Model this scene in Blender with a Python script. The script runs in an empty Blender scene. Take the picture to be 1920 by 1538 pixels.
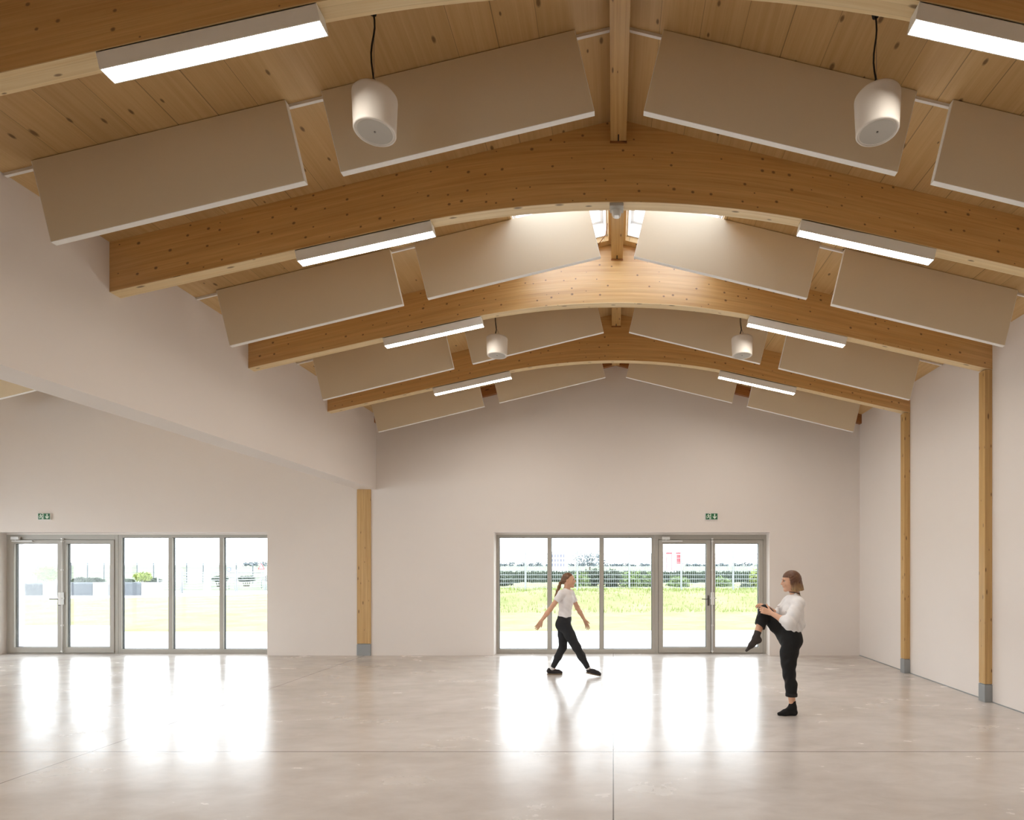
import bpy, math, random
import numpy as np
from mathutils import Vector, Matrix

random.seed(4)
rng = np.random.default_rng(7)
scene = bpy.context.scene
COL = scene.collection

# ---------------------------------------------------------------- camera
F, VX, VY, EYE = 1090.0, 1150.0, 1066.0, 1.65
cam_d = bpy.data.cameras.new('camera')
cam = bpy.data.objects.new('camera', cam_d); COL.objects.link(cam)
cam.location = (0, 0, EYE); cam.rotation_euler = (math.radians(90), 0, 0)
cam_d.sensor_width = 36; cam_d.lens = F / 1920 * 36
cam_d.shift_x = (960 - VX) / 1920; cam_d.shift_y = (VY - 769) / 1920
cam_d.clip_start = 0.05; cam_d.clip_end = 2000
scene.camera = cam
def gx(px, Y): return (px - VX) * Y / F                  # photo measurements -> metres
def gz(py, Y): return EYE + (VY - py) * Y / F
def gy(py): return EYE * F / (py - VY)

# ---------------------------------------------------------------- materials
def lin(c):
    return tuple(((v / 255 + 0.055) / 1.055) ** 2.4 if v > 10.3 else v / 255 / 12.92 for v in c) + (1.0,)
class NT:
    def __init__(s, name):
        s.m = bpy.data.materials.new(name); s.m.use_nodes = True
        s.t = s.m.node_tree; s.n = s.t.nodes; s.n.clear()
        s.out = s.n.new('ShaderNodeOutputMaterial')
    def add(s, typ, **kw):
        nd = s.n.new(typ)
        for k, v in kw.items():
            if k.startswith('_'): setattr(nd, k[1:], v)
            else: nd.inputs[k.replace('__', ' ')].default_value = v
        return nd
    def link(s, a, b): s.t.links.new(a, b)
    def math(s, op, a, b=None, clamp=False):
        nd = s.n.new('ShaderNodeMath'); nd.operation = op; nd.use_clamp = clamp
        for i, v in enumerate((a, b)):
            if v is None: continue
            if isinstance(v, (int, float)): nd.inputs[i].default_value = v
            else: s.link(v, nd.inputs[i])
        return nd.outputs[0]
    def mix(s, f, a, b, mode='MIX'):
        nd = s.n.new('ShaderNodeMix'); nd.data_type = 'RGBA'; nd.blend_type = mode
        for i, v in ((0, f), (6, a), (7, b)):
            if isinstance(v, (int, float)): nd.inputs[i].default_value = v
            elif isinstance(v, tuple): nd.inputs[i].default_value = v
            else: s.link(v, nd.inputs[i])
        return nd.outputs[2]
    def principled(s, col, rough=0.5, **kw):
        p = s.n.new('ShaderNodeBsdfPrincipled')
        if isinstance(col, tuple): p.inputs['Base Color'].default_value = col
        else: s.link(col, p.inputs['Base Color'])
        if isinstance(rough, (int, float)): p.inputs['Roughness'].default_value = rough
        else: s.link(rough, p.inputs['Roughness'])
        for k, v in kw.items(): p.inputs[k.replace('__', ' ')].default_value = v
        s.link(p.outputs[0], s.out.inputs[0]); s.p = p
        return p
    def bump(s, h, strength=0.2, dist=0.01):
        b = s.n.new('ShaderNodeBump'); b.inputs['Strength'].default_value = strength
        b.inputs['Distance'].default_value = dist
        s.link(h, b.inputs['Height']); s.link(b.outputs[0], s.p.inputs['Normal'])

def plain(name, rgb, rough=0.5, noise=0.05, scale=30.0, bump=0.0, **kw):
    t = NT(name)
    tc = t.add('ShaderNodeTexCoord')
    nz = t.add('ShaderNodeTexNoise', Scale=scale, Detail=4.0)
    t.link(tc.outputs['Object'], nz.inputs['Vector'])
    c = lin(rgb)
    dk = tuple(v * (1 - noise) for v in c[:3]) + (1,)
    lt = tuple(min(1, v * (1 + noise)) for v in c[:3]) + (1,)
    t.principled(t.mix(nz.outputs['Fac'], dk, lt), rough, **kw)
    if bump: t.bump(nz.outputs['Fac'], bump, 0.005)
    return t.m

def wood(name, base, dark, lam=0.04, lam_var=0.10, line=0.35, knots=0.55, kscale=(2.6, 9.0), rough=0.45, line_w=0.03, kr=0.115, coat=0.0, seam_min=0.35):
    t = NT(name)
    uv = t.add('ShaderNodeUVMap'); oi = t.add('ShaderNodeObjectInfo')
    sep = t.add('ShaderNodeSeparateXYZ'); t.link(uv.outputs[0], sep.inputs[0])
    off = t.math('MULTIPLY', oi.outputs['Random'], 37.0)
    u = t.math('ADD', sep.outputs[0], off); v = sep.outputs[1]
    vl = t.math('DIVIDE', v, lam); fl = t.math('FLOOR', vl); fr = t.math('FRACT', vl)
    wn = t.add('ShaderNodeTexWhiteNoise', _noise_dimensions='2D')
    cmb = t.add('ShaderNodeCombineXYZ'); t.link(fl, cmb.inputs[0]); t.link(off, cmb.inputs[1])
    t.link(cmb.outputs[0], wn.inputs['Vector'])
    # grain, stretched along u and shifted from board to board
    c2 = t.add('ShaderNodeCombineXYZ')
    t.link(t.math('ADD', t.math('MULTIPLY', u, 0.9), t.math('MULTIPLY', wn.outputs['Value'], 13.0)), c2.inputs[0])
    t.link(t.math('MULTIPLY', v, 26.0), c2.inputs[1]); t.link(off, c2.inputs[2])
    n1 = t.add('ShaderNodeTexNoise', Scale=1.0, Detail=5.0, Roughness=0.6, Distortion=0.4)
    t.link(c2.outputs[0], n1.inputs['Vector'])
    c3 = t.add('ShaderNodeCombineXYZ')
    t.link(t.math('MULTIPLY', u, 2.2), c3.inputs[0]); t.link(t.math('MULTIPLY', v, 150.0), c3.inputs[1]); t.link(wn.outputs['Value'], c3.inputs[2])
    n2 = t.add('ShaderNodeTexNoise', Scale=1.0, Detail=3.0, Roughness=0.6)
    t.link(c3.outputs[0], n2.inputs['Vector'])
    g = t.math('ADD', t.math('MULTIPLY', n1.outputs['Fac'], 0.65), t.math('MULTIPLY', n2.outputs['Fac'], 0.35))
    mr = t.add('ShaderNodeMapRange'); mr.inputs[1].default_value = 0.36; mr.inputs[2].default_value = 0.66
    t.link(g, mr.inputs[0])
    col = t.mix(mr.outputs[0], lin(base), lin(dark))
    # boards differ a little in tone
    tone = t.math('ADD', t.math('MULTIPLY', t.math('SUBTRACT', wn.outputs['Value'], 0.5), 2 * lam_var), 1.0)
    cc = t.add('ShaderNodeCombineXYZ')
    for i in range(3): t.link(tone, cc.inputs[i])
    col = t.mix(1.0, col, cc.outputs[0], 'MULTIPLY')
    # knots
    c4 = t.add('ShaderNodeCombineXYZ')
    t.link(t.math('MULTIPLY', u, kscale[0]), c4.inputs[0]); t.link(t.math('MULTIPLY', v, kscale[1]), c4.inputs[1]); t.link(off, c4.inputs[2])
    vo = t.add('ShaderNodeTexVoronoi', _voronoi_dimensions='2D', Scale=1.0, Randomness=1.0)
    t.link(c4.outputs[0], vo.inputs['Vector'])
    sc = t.add('ShaderNodeSeparateColor'); t.link(vo.outputs['Color'], sc.inputs[0])
    has = t.math('GREATER_THAN', sc.outputs[0], 1 - knots)
    kr_ = t.math('MULTIPLY', t.math('ADD', t.math('MULTIPLY', sc.outputs[1], 0.8), 0.35), kr)
    kd = t.math('DIVIDE', vo.outputs['Distance'], kr_)
    km = t.add('ShaderNodeMapRange'); km.inputs[1].default_value = 1.15; km.inputs[2].default_value = 0.55
    t.link(kd, km.inputs[0])
    kf = t.math('MULTIPLY', t.math('MULTIPLY', km.outputs[0], has), 0.85)
    kdark = tuple(x * q for x, q in zip(lin(dark)[:3], (0.26, 0.20, 0.16))) + (1,)
    col = t.mix(kf, col, kdark)
    # joint between boards
    ln = t.math('ADD', t.math('LESS_THAN', fr, line_w), t.math('GREATER_THAN', fr, 1 - line_w), clamp=True)
    seam = t.math('MULTIPLY', ln, t.math('MULTIPLY', t.math('GREATER_THAN', wn.outputs['Value'], seam_min), line))
    col = t.mix(seam, col, tuple(x * 0.35 for x in lin(dark)[:3]) + (1,))
    p = t.principled(col, rough); p.inputs['Coat Weight'].default_value = coat; p.inputs['Coat Roughness'].default_value = 0.32
    t.bump(g, 0.12, 0.002)
    return t.m

M = {}
M['beam'] = wood('spruce_glulam', (222, 178, 116), (198, 146, 82), lam=0.042, lam_var=0.05, line=0.15, knots=0.5, kscale=(6.5, 8.0), kr=0.10, rough=0.36, coat=0.6)
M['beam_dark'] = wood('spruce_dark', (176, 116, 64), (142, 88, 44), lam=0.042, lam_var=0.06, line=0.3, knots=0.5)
M['soffit_lit'] = wood('spruce_lit_underside', (236, 212, 166), (222, 190, 138), lam=0.062, lam_var=0.04, line=0.25, knots=0.55, kscale=(3.0, 9.0))  # paler copy of the beam wood: upward floor light painted into the undersides
M['post'] = wood('spruce_post', (210, 172, 114), (186, 144, 84), lam=0.045, lam_var=0.06, line=0.15, knots=0.5, kscale=(3.2, 12.0))
M['deck'] = wood('spruce_deck', (216, 182, 130), (202, 164, 110), lam=0.3, lam_var=0.05, line=0.7, knots=0.45, kscale=(2.5, 5.0), line_w=0.012, kr=0.085, seam_min=0.55)
M['wall'] = plain('wall_plaster', (235, 226, 219), 0.85, 0.012, 3.0)
M['panel'] = plain('acoustic_fabric', (234, 219, 192), 0.95, 0.02, 140.0, 0.05)
M['panel_edge'] = plain('acoustic_edge', (250, 247, 242), 0.8, 0.02, 60.0)
M['white_metal'] = plain('white_lacquer', (248, 244, 238), 0.4, 0.01, 10.0)
M['alu'] = plain('painted_aluminium', (176, 170, 160), 0.4, 0.02, 12.0)
M['alu_dark'] = plain('gasket_rubber', (52, 54, 56), 0.6, 0.05, 20.0)
M['steel'] = plain('grey_steel', (150, 152, 152), 0.45, 0.04, 20.0)
M['handle'] = plain('brushed_steel', (110, 104, 98), 0.35, 0.05, 60.0, Metallic=0.7)
M['white_plastic'] = plain('white_plastic', (232, 230, 226), 0.35, 0.01, 10.0)
M['grey_plastic'] = plain('grey_plastic', (190, 184, 174), 0.5, 0.02, 10.0)
M['cable'] = plain('black_cable', (22, 20, 20), 0.6, 0.1, 60.0)
M['wire'] = plain('steel_wire', (120, 112, 104), 0.4, 0.05, 60.0)
M['speaker'] = plain('speaker_shell', (234, 226, 216), 0.5, 0.01, 8.0)
M['sign_green'] = plain('sign_green', (34, 104, 62), 0.5, 0.04, 80.0)
M['sign_white'] = plain('sign_white', (236, 246, 232), 0.5, 0.01, 30.0)
M['ext_render'] = plain('outside_render', (214, 214, 218), 0.9, 0.02, 4.0)
M['pave'] = plain('pale_paving', (205, 204, 202), 0.9, 0.04, 1.2)
M['concrete_dark'] = plain('weathered_concrete', (88, 92, 98), 0.9, 0.2, 3.0)
M['concrete_pale'] = plain('pale_concrete', (146, 148, 152), 0.9, 0.08, 3.0)
M['galv'] = plain('galvanised_steel', (150, 154, 158), 0.5, 0.05, 20.0)
M['leaf_bright'] = plain('leaf_yellow_green', (124, 138, 62), 0.7, 0.25, 3.0)
M['leaf_mid'] = plain('leaf_mid_green', (92, 112, 58), 0.7, 0.25, 3.0)
M['leaf_dark'] = plain('leaf_dark_green', (44, 58, 40), 0.7, 0.3, 3.0)
M['bark'] = plain('bark', (84, 72, 60), 0.9, 0.15, 12.0)
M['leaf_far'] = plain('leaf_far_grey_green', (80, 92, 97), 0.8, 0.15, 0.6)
M['far_grass'] = plain('field_grass', (98, 106, 84), 0.95, 0.12, 0.05)
M['bld_white'] = plain('far_white_wall', (228, 226, 230), 0.9, 0.02, 1.0)
M['bld_glass'] = plain('far_window', (120, 120, 140), 0.4, 0.05, 1.0)
M['far_steel'] = plain('dull_wire', (84, 90, 98), 0.6, 0.05, 8.0)
M['red_paint'] = plain('red_paint', (190, 60, 72), 0.5, 0.05, 2.0)
M['blue_paint'] = plain('blue_paint', (50, 70, 130), 0.5, 0.05, 2.0)
M['skin'] = plain('skin', (222, 172, 142), 0.5, 0.05, 40.0)
M['skin_arm'] = M['skin']
M['brow'] = plain('brow', (120, 84, 62), 0.8, 0.05, 60.0)
M['lip'] = plain('lip', (190, 122, 108), 0.45, 0.03, 60.0)
M['eye_white'] = plain('eye_white', (225, 220, 214), 0.25, 0.01, 10.0)
M['iris'] = plain('iris', (58, 42, 32), 0.2, 0.05, 60.0)
M['tee'] = plain('white_jersey', (240, 236, 236), 0.9, 0.03, 26.0, 0.15)
M['blouse'] = plain('white_muslin', (240, 236, 234), 0.9, 0.04, 18.0, 0.25)
M['trousers'] = plain('black_jersey', (34, 35, 38), 0.85, 0.2, 20.0, 0.2)
M['jeans'] = plain('black_denim', (22, 21, 22), 0.85, 0.2, 30.0, 0.2)
M['sock_black'] = plain('black_sock', (26, 24, 24), 0.95, 0.15, 90.0, 0.2)
M['sock_black_lit'] = plain('black_sock_lit', (66, 58, 54), 0.95, 0.15, 90.0, 0.2)  # lighter copy of the black sock: window light painted into the raised one
M['sock_white'] = plain('white_sock', (226, 222, 220), 0.95, 0.04, 90.0, 0.2)
M['shoe'] = plain('shoe_suede', (44, 38, 38), 0.8, 0.2, 40.0)
M['sole'] = plain('shoe_sole', (150, 128, 102), 0.7, 0.1, 40.0)
M['shoe_stripe'] = plain('shoe_trim', (130, 128, 126), 0.6, 0.05, 40.0)
M['band'] = plain('dark_band', (70, 52, 40), 0.7, 0.1, 60.0)
M['metal_button'] = plain('metal_button', (200, 190, 180), 0.3, 0.05, 60.0, Metallic=0.8)

def hair_mat(name, root, tip, z0, z1):
    t = NT(name)
    tc = t.add('ShaderNodeTexCoord'); mp = t.add('ShaderNodeMapping'); mp.inputs['Scale'].default_value = (90, 90, 7)
    t.link(tc.outputs['Object'], mp.inputs[0])
    nz = t.add('ShaderNodeTexNoise', Scale=1.0, Detail=3.0); t.link(mp.outputs[0], nz.inputs['Vector'])
    sep = t.add('ShaderNodeSeparateXYZ'); t.link(tc.outputs['Object'], sep.inputs[0])
    mr = t.add('ShaderNodeMapRange'); mr.inputs[1].default_value = z0; mr.inputs[2].default_value = z1
    t.link(sep.outputs[2], mr.inputs[0])
    ft = t.math('ADD', mr.outputs[0], t.math('MULTIPLY', t.math('SUBTRACT', nz.outputs['Fac'], 0.5), 1.4), clamp=True)
    col = t.mix(ft, lin(tip), lin(root))
    t.principled(col, 0.45); t.bump(nz.outputs['Fac'], 0.5, 0.006)
    return t.m
M['hair_brown'] = hair_mat('hair_brown', (112, 78, 52), (128, 92, 58), 1.25, 1.50)
M['hair_auburn'] = hair_mat('hair_auburn', (96, 60, 40), (168, 134, 88), 1.38, 1.50)

def emis(name, rgb, s):
    t = NT(name); e = t.add('ShaderNodeEmission', Color=rgb + (1.0,), Strength=s)
    t.link(e.outputs[0], t.out.inputs[0]); return t.m
LAMP = 28.0
M['lamp'] = emis('lamp_diffuser', (1.0, 0.95, 0.87), LAMP); M['lamp'].cycles.emission_sampling = 'FRONT'
M['sensor_led'] = plain('sensor_lens', (244, 244, 242), 0.2, 0.0, 5.0)

def glass():
    t = NT('window_glass')
    tr = t.add('ShaderNodeBsdfTransparent', Color=(0.97, 0.985, 0.98, 1)); gl = t.add('ShaderNodeBsdfGlossy', Roughness=0.02)
    fr = t.add('ShaderNodeFresnel', IOR=1.45); mx = t.add('ShaderNodeMixShader')
    t.link(t.math('MULTIPLY', fr.outputs[0], 0.5), mx.inputs[0])
    t.link(tr.outputs[0], mx.inputs[1]); t.link(gl.outputs[0], mx.inputs[2]); t.link(mx.outputs[0], t.out.inputs[0])
    return t.m
M['glass'] = glass()
def opal():
    t = NT('opal_acrylic')
    tl = t.add('ShaderNodeBsdfTranslucent', Color=(0.82, 0.86, 0.92, 1)); tr = t.add('ShaderNodeBsdfTransparent', Color=(0.97, 0.98, 1, 1))
    mx = t.add('ShaderNodeMixShader'); mx.inputs[0].default_value = 0.92
    t.link(tr.outputs[0], mx.inputs[1]); t.link(tl.outputs[0], mx.inputs[2]); t.link(mx.outputs[0], t.out.inputs[0])
    return t.m
M['opal'] = opal()

def floor_mat():
    t = NT('polished_concrete')
    tc = t.add('ShaderNodeTexCoord'); mp = t.add('ShaderNodeMapping'); mp.inputs['Scale'].default_value = (0.55, 1.0, 1.0)
    t.link(tc.outputs['Object'], mp.inputs[0])
    n1 = t.add('ShaderNodeTexNoise', Scale=0.7, Detail=6.0, Roughness=0.62, Distortion=0.6); t.link(mp.outputs[0], n1.inputs['Vector'])
    n2 = t.add('ShaderNodeTexNoise', Scale=5.0, Detail=6.0, Roughness=0.6, Distortion=0.4); t.link(mp.outputs[0], n2.inputs['Vector'])
    n3 = t.add('ShaderNodeTexNoise', Scale=1.8, Detail=5.0, Roughness=0.5, Distortion=0.25); t.link(mp.outputs[0], n3.inputs['Vector'])
    a = t.math('ADD', t.math('MULTIPLY', n1.outputs['Fac'], 0.6), t.math('MULTIPLY', n2.outputs['Fac'], 0.4))
    mr = t.add('ShaderNodeMapRange'); mr.inputs[1].default_value = 0.36; mr.inputs[2].default_value = 0.64; t.link(a, mr.inputs[0])
    col = t.mix(mr.outputs[0], lin((198, 189, 181)), lin((222, 215, 209)))
    # whitish trowel smears
    sm = t.add('ShaderNodeMapRange'); sm.inputs[1].default_value = 0.42; sm.inputs[2].default_value = 0.72; t.link(n3.outputs['Fac'], sm.inputs[0])
    col = t.mix(t.math('MULTIPLY', sm.outputs[0], 0.22), col, lin((234, 228, 222)))
    # sawn joints
    sep = t.add('ShaderNodeSeparateXYZ'); t.link(tc.outputs['Object'], sep.inputs[0])
    j = None
    for ax, pos in ((0, 0.0), (0, -4.70), (0, -9.4), (1, 5.23), (1, -0.1)):
        d = t.math('LESS_THAN', t.math('ABSOLUTE', t.math('SUBTRACT', sep.outputs[ax], pos)), 0.005 if ax == 0 else 0.007)
        j = d if j is None else t.math('MAXIMUM', j, d)
    col = t.mix(t.math('MULTIPLY', j, 0.85), col, lin((96, 82, 72)))
    rg = t.add('ShaderNodeMapRange'); rg.inputs[1].default_value = 0.35; rg.inputs[2].default_value = 0.65
    rg.inputs[3].default_value = 0.18; rg.inputs[4].default_value = 0.29
    t.link(t.math('ADD', t.math('MULTIPLY', n3.outputs['Fac'], 0.6), t.math('MULTIPLY', n2.outputs['Fac'], 0.4)), rg.inputs[0])
    p = t.principled(col, rg.outputs[0]); p.inputs['IOR'].default_value = 1.48
    t.bump(n2.outputs['Fac'], 0.05, 0.004)
    return t.m
M['floor'] = floor_mat()
def lawn_mat():
    t = NT('lawn_grass')
    tc = t.add('ShaderNodeTexCoord')
    n1 = t.add('ShaderNodeTexNoise', Scale=0.6, Detail=7.0, Roughness=0.7); t.link(tc.outputs['Object'], n1.inputs['Vector'])
    mr = t.add('ShaderNodeMapRange'); mr.inputs[1].default_value = 0.38; mr.inputs[2].default_value = 0.62; t.link(n1.outputs['Fac'], mr.inputs[0])
    col = t.mix(mr.outputs[0], lin((112, 116, 70)), lin((136, 134, 94)))
    t.principled(col, 0.95); t.bump(n1.outputs['Fac'], 0.6, 0.1)
    return t.m
M['lawn'] = lawn_mat()

# ---------------------------------------------------------------- mesh helpers
def tag(o, label=None, cat=None, group=None, kind=None):
    if label: o['label'] = label
    if cat: o['category'] = cat
    if group: o['group'] = group
    if kind: o['kind'] = kind
    return o
def empty(name, loc, label=None, cat=None, group=None, kind=None):
    o = bpy.data.objects.new(name, None); COL.objects.link(o); o.location = loc
    o.empty_display_size = 0.1
    return tag(o, label, cat, group, kind)
def wloc(o):
    v = Vector((0, 0, 0))
    while o is not None:
        v += o.location; o = o.parent
    return v
class MB:
    """collects faces with UVs (metres; u along the grain) and builds ONE mesh object"""
    def __init__(s): s.v, s.f, s.uv, s.sm = [], [], [], []
    def poly(s, pts, uvs=None, smooth=False):
        i = len(s.v); s.v += [tuple(p) for p in pts]; s.f.append(tuple(range(i, i + len(pts))))
        s.uv.append(uvs if uvs else [(p[0], p[2]) for p in pts]); s.sm.append(smooth)
    def obox(s, c, ax, ay, az, grain=0):
        """oriented box: centre, three half-axis vectors"""
        c, A = Vector(c), [Vector(ax), Vector(ay), Vector(az)]
        L = [a.length for a in A]
        for i in range(3):
            j, k = (i + 1) % 3, (i + 2) % 3
            for sg in (1, -1):
                quad = [(-1, -1), (1, -1), (1, 1), (-1, 1)]
                if sg < 0: quad = quad[::-1]
                pts = [c + A[i] * sg + A[j] * a + A[k] * b for a, b in quad]
                ofs = 0.31 * i + 0.17 * sg
                uvs = []
                for a, b in quad:
                    co = {i: L[i] * sg, j: L[j] * a, k: L[k] * b}
                    u = co[grain]
                    rest = [q for q in (j, k) if q != grain]
                    w = co[rest[0]] if len(rest) == 1 else co[rest[0]] * 0.5 + co[rest[1]]
                    if grain == i: u = co[rest[1]] * 0.1
                    uvs.append((u + ofs, w + 3 * ofs))
                s.poly(pts, uvs)
        return s
    def box(s, x0, x1, y0, y1, z0, z1, grain=0):
        return s.obox(((x0 + x1) / 2, (y0 + y1) / 2, (z0 + z1) / 2), ((x1 - x0) / 2, 0, 0), (0, (y1 - y0) / 2, 0), (0, 0, (z1 - z0) / 2), grain)
    def tube(s, pts, r, n=8, cap=True):
        pts = [Vector(p) for p in pts]; rr = r if isinstance(r, (list, tuple)) else [r] * len(pts)
        rings, up = [], None
        for i, p in enumerate(pts):
            d = (pts[min(i + 1, len(pts) - 1)] - pts[max(i - 1, 0)]).normalized()
            if up is None:
                up = Vector((0, 0, 1)) if abs(d.z) < 0.9 else Vector((1, 0, 0))
            a = d.cross(up).normalized(); b = a.cross(d).normalized(); up = b
            rings.append([p + (a * math.cos(2 * math.pi * k / n) + b * math.sin(2 * math.pi * k / n)) * rr[i] for k in range(n)])
        for i in range(len(rings) - 1):
            for k in range(n):
                k2 = (k + 1) % n
                s.poly([rings[i][k2], rings[i][k], rings[i + 1][k], rings[i + 1][k2]], smooth=True)
        if cap:
            s.poly(rings[0]); s.poly(rings[-1][::-1])
        return s
    def lathe(s, prof, c, n=40, smooth=True):
        """prof: list of (r, z) about the vertical axis through c"""
        c = Vector(c)
        for (r0, z0), (r1, z1) in zip(prof, prof[1:]):
            for k in range(n):
                a0, a1 = 2 * math.pi * k / n, 2 * math.pi * (k + 1) / n
                P = lambda r, z, a: c + Vector((r * math.cos(a), r * math.sin(a), z))
                if r0 < 1e-6: s.poly([P(r1, z1, a1), P(r1, z1, a0), P(0, z0, 0)], smooth=smooth)
                elif r1 < 1e-6: s.poly([P(r0, z0, a0), P(r0, z0, a1), P(0, z1, 0)], smooth=smooth)
                else: s.poly([P(r0, z0, a0), P(r0, z0, a1), P(r1, z1, a1), P(r1, z1, a0)], smooth=smooth)
        return s
    def sphere(s, c, r, n=12):
        rr = r if isinstance(r, (tuple, list)) else (r, r, r); c = Vector(c)
        P = lambda i, j: c + Vector((rr[0] * math.sin(math.pi * i / n) * math.cos(2 * math.pi * j / (2 * n)), rr[1] * math.sin(math.pi * i / n) * math.sin(2 * math.pi * j / (2 * n)), rr[2] * math.cos(math.pi * i / n)))
        for i in range(n):
            for j in range(2 * n):
                if i == 0: s.poly([P(0, 0), P(1, j), P(1, j + 1)], smooth=True)
                elif i == n - 1: s.poly([P(i, j), P(n, 0), P(i, j + 1)], smooth=True)
                else: s.poly([P(i, j), P(i + 1, j), P(i + 1, j + 1), P(i, j + 1)], smooth=True)
        return s
    def build(s, name, mat, parent=None, bevel=0.0, weld=True):
        me = bpy.data.meshes.new(name)
        o = bpy.data.objects.new(name, me); COL.objects.link(o)
        if parent is not None: o.parent = parent
        off = wloc(o)
        me.from_pydata([tuple(Vector(p) - off) for p in s.v], [], s.f)
        ul = me.uv_layers.new(name='UVMap')
        flat = [c for f in s.uv for q in f for c in q]
        ul.data.foreach_set('uv', flat)
        me.polygons.foreach_set('use_smooth', s.sm)
        me.materials.append(mat)
        if weld:
            import bmesh
            bm = bmesh.new(); bm.from_mesh(me); bmesh.ops.remove_doubles(bm, verts=bm.verts, dist=1e-5); bm.to_mesh(me); bm.free()
        if bevel:
            md = o.modifiers.new('bevel', 'BEVEL'); md.width = bevel; md.segments = 2; md.limit_method = 'ANGLE'
        return o

def cells(us, vs, holes, to3d, th):
    """slab over a (u, v) grid with rectangular holes; to3d(u, v, w), w = 0..th"""
    mb = MB(); us = sorted(set(us)); vs = sorted(set(vs))
    def solid(i, j):
        if not (0 <= i < len(us) - 1 and 0 <= j < len(vs) - 1): return False
        cu, cv = (us[i] + us[i + 1]) / 2, (vs[j] + vs[j + 1]) / 2
        return not any(a < cu < b and c < cv < d for a, b, c, d in holes)
    for i in range(len(us) - 1):
        for j in range(len(vs) - 1):
            if not solid(i, j): continue
            a, b, c, d = us[i], us[i + 1], vs[j], vs[j + 1]
            mb.poly([to3d(a, c, 0), to3d(b, c, 0), to3d(b, d, 0), to3d(a, d, 0)], [(c, a), (c, b), (d, b), (d, a)])
            mb.poly([to3d(a, d, th), to3d(b, d, th), to3d(b, c, th), to3d(a, c, th)], [(d, a), (d, b), (c, b), (c, a)])
            for ii, jj, p, q in ((i - 1, j, (a, d), (a, c)), (i + 1, j, (b, c), (b, d)), (i, j - 1, (a, c), (b, c)), (i, j + 1, (b, d), (a, d))):
                if not solid(ii, jj):
                    mb.poly([to3d(*q, 0), to3d(*p, 0), to3d(*p, th), to3d(*q, th)], [(0, q[0] + q[1]), (0, p[0] + p[1]), (th, p[0] + p[1]), (th, q[0] + q[1])])
    return mb

# ---------------------------------------------------------------- dimensions of the hall
D = 11.0                                   # back wall
XL, XR_, XA = -4.49, 4.662, -13.05         # left bulkhead face, right wall face, annexe left wall
RX, RZ, SL = 0.045, 5.652, 0.241           # ridge and roof slope
CS = 1 / math.sqrt(1 + SL * SL); SN = SL * CS
YF = -4.0                                  # wall behind the camera
def ceil_z(X): return RZ - SL * abs(X - RX)
ARX, ARZ = -8.95, 5.652                    # annexe ridge

# floor
mb = MB(); mb.box(XA, XR_ + 0.05, YF, D + 0.31, -0.2, 0.0)
tag(mb.build('floor', M['floor']), kind='structure')

# ceiling decks (left and right slope) with skylight openings
SKY = (0.105, 1.165, 5.42, 7.05)
def slope3(sign, rx, rz):
    return lambda s_, y, w: Vector((rx + sign * (s_ * CS + w * SN), y, rz - s_ * SN + w * CS)) if sign > 0 else Vector((rx - s_ * CS - w * SN, y, rz - s_ * SN + w * CS))
for sign, smax in ((-1, 4.80), (1, 4.92)):
    mb = cells([0, SKY[0], SKY[1], smax], [YF - 0.3, SKY[2], SKY[3], D + 0.6], [SKY], slope3(sign, RX, RZ), 0.2)
    tag(mb.build('ceiling', M['deck']), kind='structure')
for sign, smax in ((-1, 4.4), (1, 4.21)):
    mb = cells([0, smax], [YF - 0.3, D + 0.6], [], slope3(sign, ARX, ARZ), 0.2)
    tag(mb.build('ceiling', M['deck']), kind='structure')

# back wall with the two glazed openings
WT = 0.36
OPR = (gx(926, D), gx(1443, D), 0.0, 2.335)
OPL = (gx(13.5, D + 0.25) - 0.002, gx(501, D), 0.0, 2.335)
w3 = lambda u, v, w: Vector((u, D + w, v))
mb = cells([XA - 0.3, OPL[0], OPL[1], OPR[0], OPR[1], XR_ + 0.25], [0, 2.335, 4.4], [OPL, OPR], w3, WT)
def gable(mb, x0, x1, rx, rz, y0, y1, zb=4.4, lift=0.1):
    zt = lambda X: rz - SL * abs(X - rx) + lift
    P = [(x0, zb), (x1, zb), (x1, zt(x1)), (rx, zt(rx)), (x0, zt(x0))]
    mb.poly([(x, y0, z) for x, z in P]); mb.poly([(x, y1, z) for x, z in P[::-1]])
gable(mb, -4.66, XR_ + 0.25, RX, RZ, D, D + WT)
gable(mb, XA - 0.3, -4.66, ARX, ARZ, D, D + WT)
tag(mb.build('wall_back', M['wall']), kind='structure')

# right wall, bulkhead on the left, annexe side wall, wall behind the camera
mb = MB(); mb.box(XR_, XR_ + 0.25, YF, D + 0.1, 0, 4.60)
tag(mb.build('wall_right', M['wall']), kind='structure')
mb = MB(); mb.box(gx(670, D), XL, YF, D + 0.1, gz(918, D), 4.72)
tag(mb.build('wall_left', M['wall']), kind='structure')
SIDE = (-1.0, 10.2, 0.0, 3.0)
sd3 = lambda u, v, w: Vector((XA - w, u, v))
mb = cells([YF, SIDE[0], SIDE[1], D + 0.1], [0, SIDE[3], 4.8], [SIDE], sd3, 0.3)
tag(mb.build('wall_side', M['wall']), kind='structure')
FRO = [(-12.6, -5.4, 0.0, 3.0)]  # unseen opening, added and enlarged to brighten the side hall
f3 = lambda u, v, w: Vector((u, YF - w, v))
mb = cells([XA - 0.3] + [q for o in FRO for q in o[:2]] + [XR_ + 0.25], [0, 3.0, 4.4], FRO, f3, 0.3)
gable(mb, -4.66, XR_ + 0.25, RX, RZ, YF, YF - 0.3); gable(mb, XA - 0.3, -4.66, ARX, ARZ, YF, YF - 0.3)
tag(mb.build('wall_front', M['wall']), kind='structure')
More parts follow.
